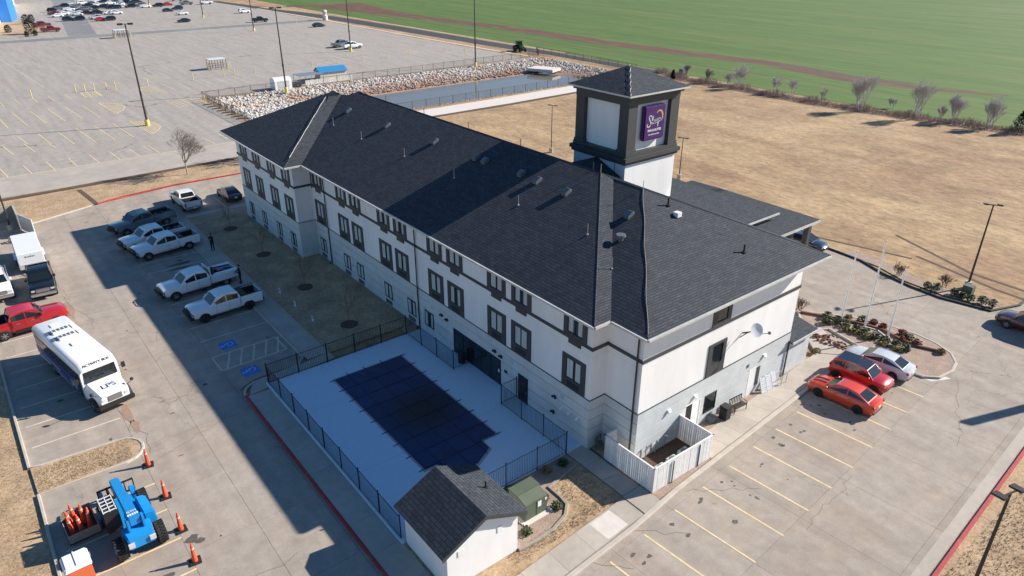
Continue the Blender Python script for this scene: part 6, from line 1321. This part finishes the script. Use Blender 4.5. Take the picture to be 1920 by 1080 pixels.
# distant parked cars
protos = {}
def far_car(px, py, typ, col, ang=None):
    k = (typ, col)
    nice = {'suv': 'sport utility car', 'sedan': 'sedan', 'pickup': 'pickup'}[typ]; cn = {'darkred': 'dark red', 'navy': 'dark blue'}.get(col, col)
    lab = f'{cn} {nice} parked in the distant store lot rows'; grp = f'distant {cn} {nice}s'
    p = G(px, py)
    if k not in protos:
        protos[k] = o = pickup(lab, col, grp, wb=3.6, detail=False) if typ == 'pickup' else sedan(lab, col, grp, False, typ)
    else: o = copy_tree(protos[k])
    o['label'] = lab; o['group'] = grp
    at(o, p.x, p.y+.9, (random.choice((0, 180)) if ang is None else ang)+random.uniform(-4, 4)); o.location.z = -.03
    return o
FC = '''400 90 suv black;443 75 suv grey;432 130 sedan white;408 112 sedan darkred;477 117 sedan white;522 158 suv black;592 155 suv black;522 82 sedan white;547 108 sedan white;580 118 sedan silver;612 108 sedan white;652 78 suv grey;604 78 sedan silver;662 106 sedan black;702 72 suv black;742 106 suv black;722 146 suv silver;766 158 sedan red;824 156 suv black;818 110 sedan white;878 108 suv white;704 38 suv grey;622 34 suv white;708 22 suv white;772 62 suv black;834 66 suv black;872 66 suv navy;932 60 sedan silver;982 58 suv black;944 26 suv black;1032 22 suv black;1062 48 suv grey;1096 58 sedan white;882 26 suv grey;832 34 sedan white;532 38 sedan silver;572 58 sedan grey;780 20 sedan black;660 50 sedan black;990 30 sedan navy;1190 52 suv black;1265 42 sedan red;1336 74 suv navy;1266 88 sedan navy;1372 112 sedan white;1405 36 pickup grey;1550 32 pickup white;1330 8 pickup white;1385 168 sedan black;1838 98 suv white;480 55 suv black;445 105 sedan silver;900 45 suv white;740 45 sedan white'''
for r in FC.split(';'):
    x, y, t, c = r.split(); far_car(float(x)/4, float(y)/4, t, c)
for px, py, typ, col, a, l in ((80, 51, 'pickup', 'darkred', 2, 'dark red pickup nearest the store landscaping bed of the two'), (97, 60, 'pickup', 'darkred', 2, 'dark red pickup at the corner of the store landscaping bed'), (490, 41.5, 'pickup', 'black', -10, 'black pickup alone beside the yellow posts of the store lot'), (600, 50.5, 'sedan', 'black', 0, 'black sedan alone in the empty part of the store lot'), (642, 88.5, 'pickup', 'grey', 185, 'dark grey pickup behind the white pickup at the tall light'), (664, 91.5, 'pickup', 'white', 5, 'white pickup parked at the tall light in the empty lot')):
    o = far_car(px, py, typ, col, a); o['label'] = l
    if 'group' in o: del o['group']
LONE = {(1838, 98): 'white sport utility car alone at the far edge of the store lot', (1385, 168): 'black sedan alone in the aisle before the distant car rows', (1372, 112): 'white sedan alone between the tall lights of the store lot', (1266, 88): 'dark blue sedan just before a red sedan in the distant lot', (1265, 42): 'red sedan parked beside a black sport utility car in the distant lot', (1336, 74): 'dark blue sport utility car beside the scattered distant sedans', (1550, 32): 'white pickup farthest along the edge of the store lot', (1405, 36): 'grey pickup at the right end of the distant car rows'}
for (x, y), l in LONE.items():
    q = G(x/4, y/4)
    for o in list(C.objects):
        if o.parent is None and 'group' in o and str(o['group']).startswith('distant') and abs(o.location.x-q.x) < .05 and abs(o.location.y-q.y-.9) < .05: o['label'] = l; del o['group']
# store front at the far left
sto = empty('store_building', (0, 0, 0), 0, 'large store with white and blue facade behind a landscaped bed', 'building')
MB().prism([(-90, 296), (17.5, 296), (24, 330), (31, 370), (38, 420), (-90, 440)], -.1, 9).build('wall', 'white_stucco', sto)
MB().prism([(17.7, 297), (18.2, 297), (31.5, 368), (30.8, 368)], 4.5, 9.4).build('blue_fascia', 'store_blue', sto); MB().prism([(24.3, 330), (27.5, 330), (31, 346), (27.3, 346)], -.05, 10.5).build('entrance_tower', 'store_blue', sto)
MB().prism([(13, 292), (18.5, 292), (19, 296.5), (13, 296.5)], -.1, 5).build('corner_block', 'store_beige', sto)
patch('planting_bed', [(17, 286), (33, 286.5), (36, 300), (31, 335), (24, 330)], .05, 'dry_grass', -.05)
for x, y, h, l in ((238, 255, 4.5, 'tall dark evergreen in the store landscaping bed'), (200, 180, 3.2, 'dark evergreen behind the landscaping bed'), (240, 165, 2.6, 'evergreen beside the dark red pickups'), (65, 245, 2.4, 'evergreen against the store corner'), (270, 268, 1.6, 'low evergreen at the edge of the store landscaping bed'), (205, 275, 1.5, 'low clipped evergreen mound in the store bed')):
    p = G(x/4, y/4); bush(p.x, p.y, h*.45, h, 'juniper', l, z=0, n=600, cat='tree' if h > 3 else 'bush')
# refuse enclosure at the left
rf = empty('refuse_enclosure', (1.1, 88.9, 0), 0, 'masonry refuse enclosure with open white gates', 'enclosure')
mat('cmu', (.40, .36, .31), .95, var=.15, scale=4)
for x0, x1, y0, y1 in ((-3.2, -3.0, 0, 4.0), (1.6, 1.8, 0, 4.0), (-3.2, 1.8, 3.9, 4.1)): MB().box(x0, x1, y0, y1, -.05, 1.75).build('wall', 'cmu', rf)
MB().box(-3.0, 1.6, .1, 3.9, -.02, .02).build('floor', 'concrete_walk', rf)
dp = empty('dumpster', (-.5, 91.0, .02), 0, 'green steel dumpster standing inside the refuse enclosure', 'dumpster'); MB().box(-1, 1, -1.1, 1.1, .1, 1.25).build('bin', 'transformer_green', dp, bevel=.04); MB().box(-1.02, 1.02, -1.1, 1.1, 1.27, 1.33).build('lid', 'plastic_black', dp)
def gate(x, y, dx, dy):
    a, b = Vector((x, y, 0)), Vector((x+dx, y+dy, 0)); d = (b-a).normalized(); n = Vector((-d.y, d.x, 0))*.03
    g = MB(); g.prism([(a+n).xy.to_tuple(), (b+n).xy.to_tuple(), (b-n).xy.to_tuple(), (a-n).xy.to_tuple()], .1, 1.75); o = g.build('gate', 'fascia_light', rf)
    MB().tube(b, b+Vector((0, 0, 1.85)), .05).tube(a+Vector((0, 0, 1.8)), b+Vector((0, 0, 1.8)), .04).tube(a, a+Vector((0, 0, 1.85)), .05).build('frame', 'white_paint', o)
gate(1.75, -.1, .9, -2.8); gate(-3.1, -.1, 1.6, -4.4)
bush(1.7, 85.4, .5, .5, 'leaf_yellow', 'weeds growing beside the refuse enclosure wall', n=120, cat='weeds')
# trees
bare_tree(22.8, 98.6, 4.9, 'leafless round crowned tree on the dry verge by the fire lane', None, 5, .11, 'bark_grey', z=-.02, minr=.010, trunk=1.6, spread=.7)
bare_tree(34.5, 99, 4.6, 'leafless tree partly hidden behind the far end of the hotel', None, 5, .10, 'bark_grey', z=-.02, minr=.012, trunk=1.5)
HB = lambda x, y: G(1440+x/4, y/4)
for x, y, h, st_, l in ((690, 835, 6.3, 6, 'large pale leafless tree in the field hedgerow casting a shadow on the dry field'), (1112, 892, 6.5, 5, 'tall narrow pale leafless tree in the field hedgerow'), (1390, 918, 4.2, 7, 'wide low leafless tree in the hedgerow between two taller ones'), (1650, 962, 4.9, 6, 'pale leafless tree in the hedgerow next to the dark juniper'), (50, 702, 3.4, 4, 'small pale leafless tree in the hedgerow behind the dry field'), (182, 714, 3.2, 4, 'small dark leafless shrub tree in the hedgerow'), (925, 812, 1.9, 4, 'low leafless shrub between the two tallest hedgerow trees'), (410, 752, 2.1, 4, 'low leafless shrub left of the largest hedgerow tree'), (1290, 905, 2.6, 4, 'leafless shrub at the foot of the wide hedgerow tree')):
    p = HB(x, y); bare_tree(p.x, p.y, h, l, None, 4, .045+.006*h, 'bark_pale', st_-2, .016, z=-.05, trunk=h*.36, spread=.34)
for x, y, h, l in ((1470, 622, 2.9, 'spreading dark leafless shrub in the hedgerow right of the sign tower'), (1700, 662, 4.6, 'pale slender leafless tree in the hedgerow right of the sign tower'), (1310, 562, 2.4, 'thin leafless shrub beside the dark utility box in the hedgerow'), (1620, 645, 3.0, 'leafless shrub in the hedgerow beside the pale slender tree')):
    p = G(960+x/4, y/4); bare_tree(p.x, p.y, h, l, None, 4, .05, 'bark_pale' if 'pale' in l else 'bark_grey', 3, .014, z=-.05, trunk=h*.3, spread=.36)
def conifer(x, y, h, r, label):
    e = empty('juniper_tree', (x, y, -.05), 0, label, 'tree'); f = MB()
    for i in range(900):
        v = random.random()**.8; a = random.uniform(0, 6.3); rr = r*(1-v)**.7*random.uniform(.45, 1.1); c = Vector((rr*cos(a), rr*sin(a), .1+h*v)); s_ = random.uniform(.08, .2)
        q = Matrix.Rotation(a+random.uniform(-.6, .6), 4, 'Z') @ Matrix.Rotation(random.uniform(-1.2, .4), 4, 'Y'); f.quad(*[c+(q @ Vector(p)) for p in ((-s_, -s_*.4, 0), (s_, -s_*.3, 0), (s_*1.3, s_*.3, .05), (-s_, s_*.4, 0))])
    f.build('crown', 'juniper', e); MB().tube((0, 0, 0), (0, 0, h*.7), .1, .04).build('trunk', 'bark_brown', e)
p = HB(1875, 997); conifer(p.x, p.y, 3.5, 1.7, 'dark green juniper at the end of the field hedgerow'); p = G(960+1205/4, 590/4); conifer(p.x, p.y, 1.8, .6, 'small dark conifer in the hedgerow right of the sign tower')
p = G(960+1280/4, 555/4); MB().cbox((p.x, p.y, .6), (1.6, 1.1, 1.2)).build('utility_box', 'vent_grey', label='grey utility box standing in the hedgerow beyond the tower', cat='utility box', bevel=.05)
hb = MB(); HL = [(133, 114.5), (129.3, 104), (129.6, 88.4), (128.8, 80.4), (130.2, 62.7), (132.3, 51.8), (134.6, 37.9), (138, 20)]
for i in range(12000):
    k = random.randrange(len(HL)-1); t = random.random(); a, b = Vector(HL[k]), Vector(HL[k+1])
    if random.random() > (b-a).length/24: continue
    p = a.lerp(b, t); p = Vector((p.x+random.uniform(-.2, 3.2), p.y, -.06)); h = random.uniform(.25, 1.1)*(.5+.7*sin(p.y*.37)**2)
    q = p+Vector((random.gauss(0, .25), random.gauss(0, .25), h)); hb.tube(p, q, .025, .012, n=3, cap=False); hb.tube(p.lerp(q, .5), q+Vector((random.gauss(0, .3), random.gauss(0, .3), .05)), .015, .008, n=3, cap=False)
hb.build('hedgerow_brush', 'brush', kind='stuff', label='tangle of dry brown brush along the field edge', cat='brush')
strip('hedgerow_soil', [(x+1.5, y) for x, y in HL], 3.6, -.025, 'bank_soil', kind=ST)
MB().prism([(114, 138.5), (118, 140), (121, 134), (117, 132.5)], -1.0, -.35).build('outlet_apron', 'concrete_pale', kind=ST)
# wheel tracks and bare patches in the dry field
for pts in ([(72, 26), (70, 18), (69.5, 12), (71, 2)], [(76, 30), (72, 21), (71.4, 12), (73, 2)], [(66.9, 44), (69, 34), (71, 26)]): strip('wheel_track', pts, .35, -.045, 'dark_soil', kind=ST)
for x, y, s_ in ((87.2, 45.4, .9), (88, 44.4, .6), (86.4, 46.2, .5), (96, 70, .7), (104, 58, .6)): blob('bare_patch', x, y, s_*.7, s_, 'rust_stain', -.05)

# loose items in truck beds are things of their own
bpy.context.view_layer.update()
for o in list(C.objects):
    if o.name.split('.')[0] in ('cargo', 'equipment') and o.parent:
        m_ = o.matrix_world.copy(); sv = 'service' in o.parent['label']; gr = 'slate' in o.parent['label']; col_ = o.data.materials[0].name
        o.parent = None; o.matrix_world = m_
        cn = {'plastic_black': 'black', 'paint_red': 'red', 'machine_blue': 'blue', 'vent_grey': 'grey', 'wood_grey': 'brown'}[col_]
        wh = 'service truck' if sv else 'slate grey dually pickup' if gr else 'white pickup beside the slate truck'
        tag(o, f'{cn} piece of gear lying in the bed of the {wh}', 'gear', f'{cn} gear in the {wh}')
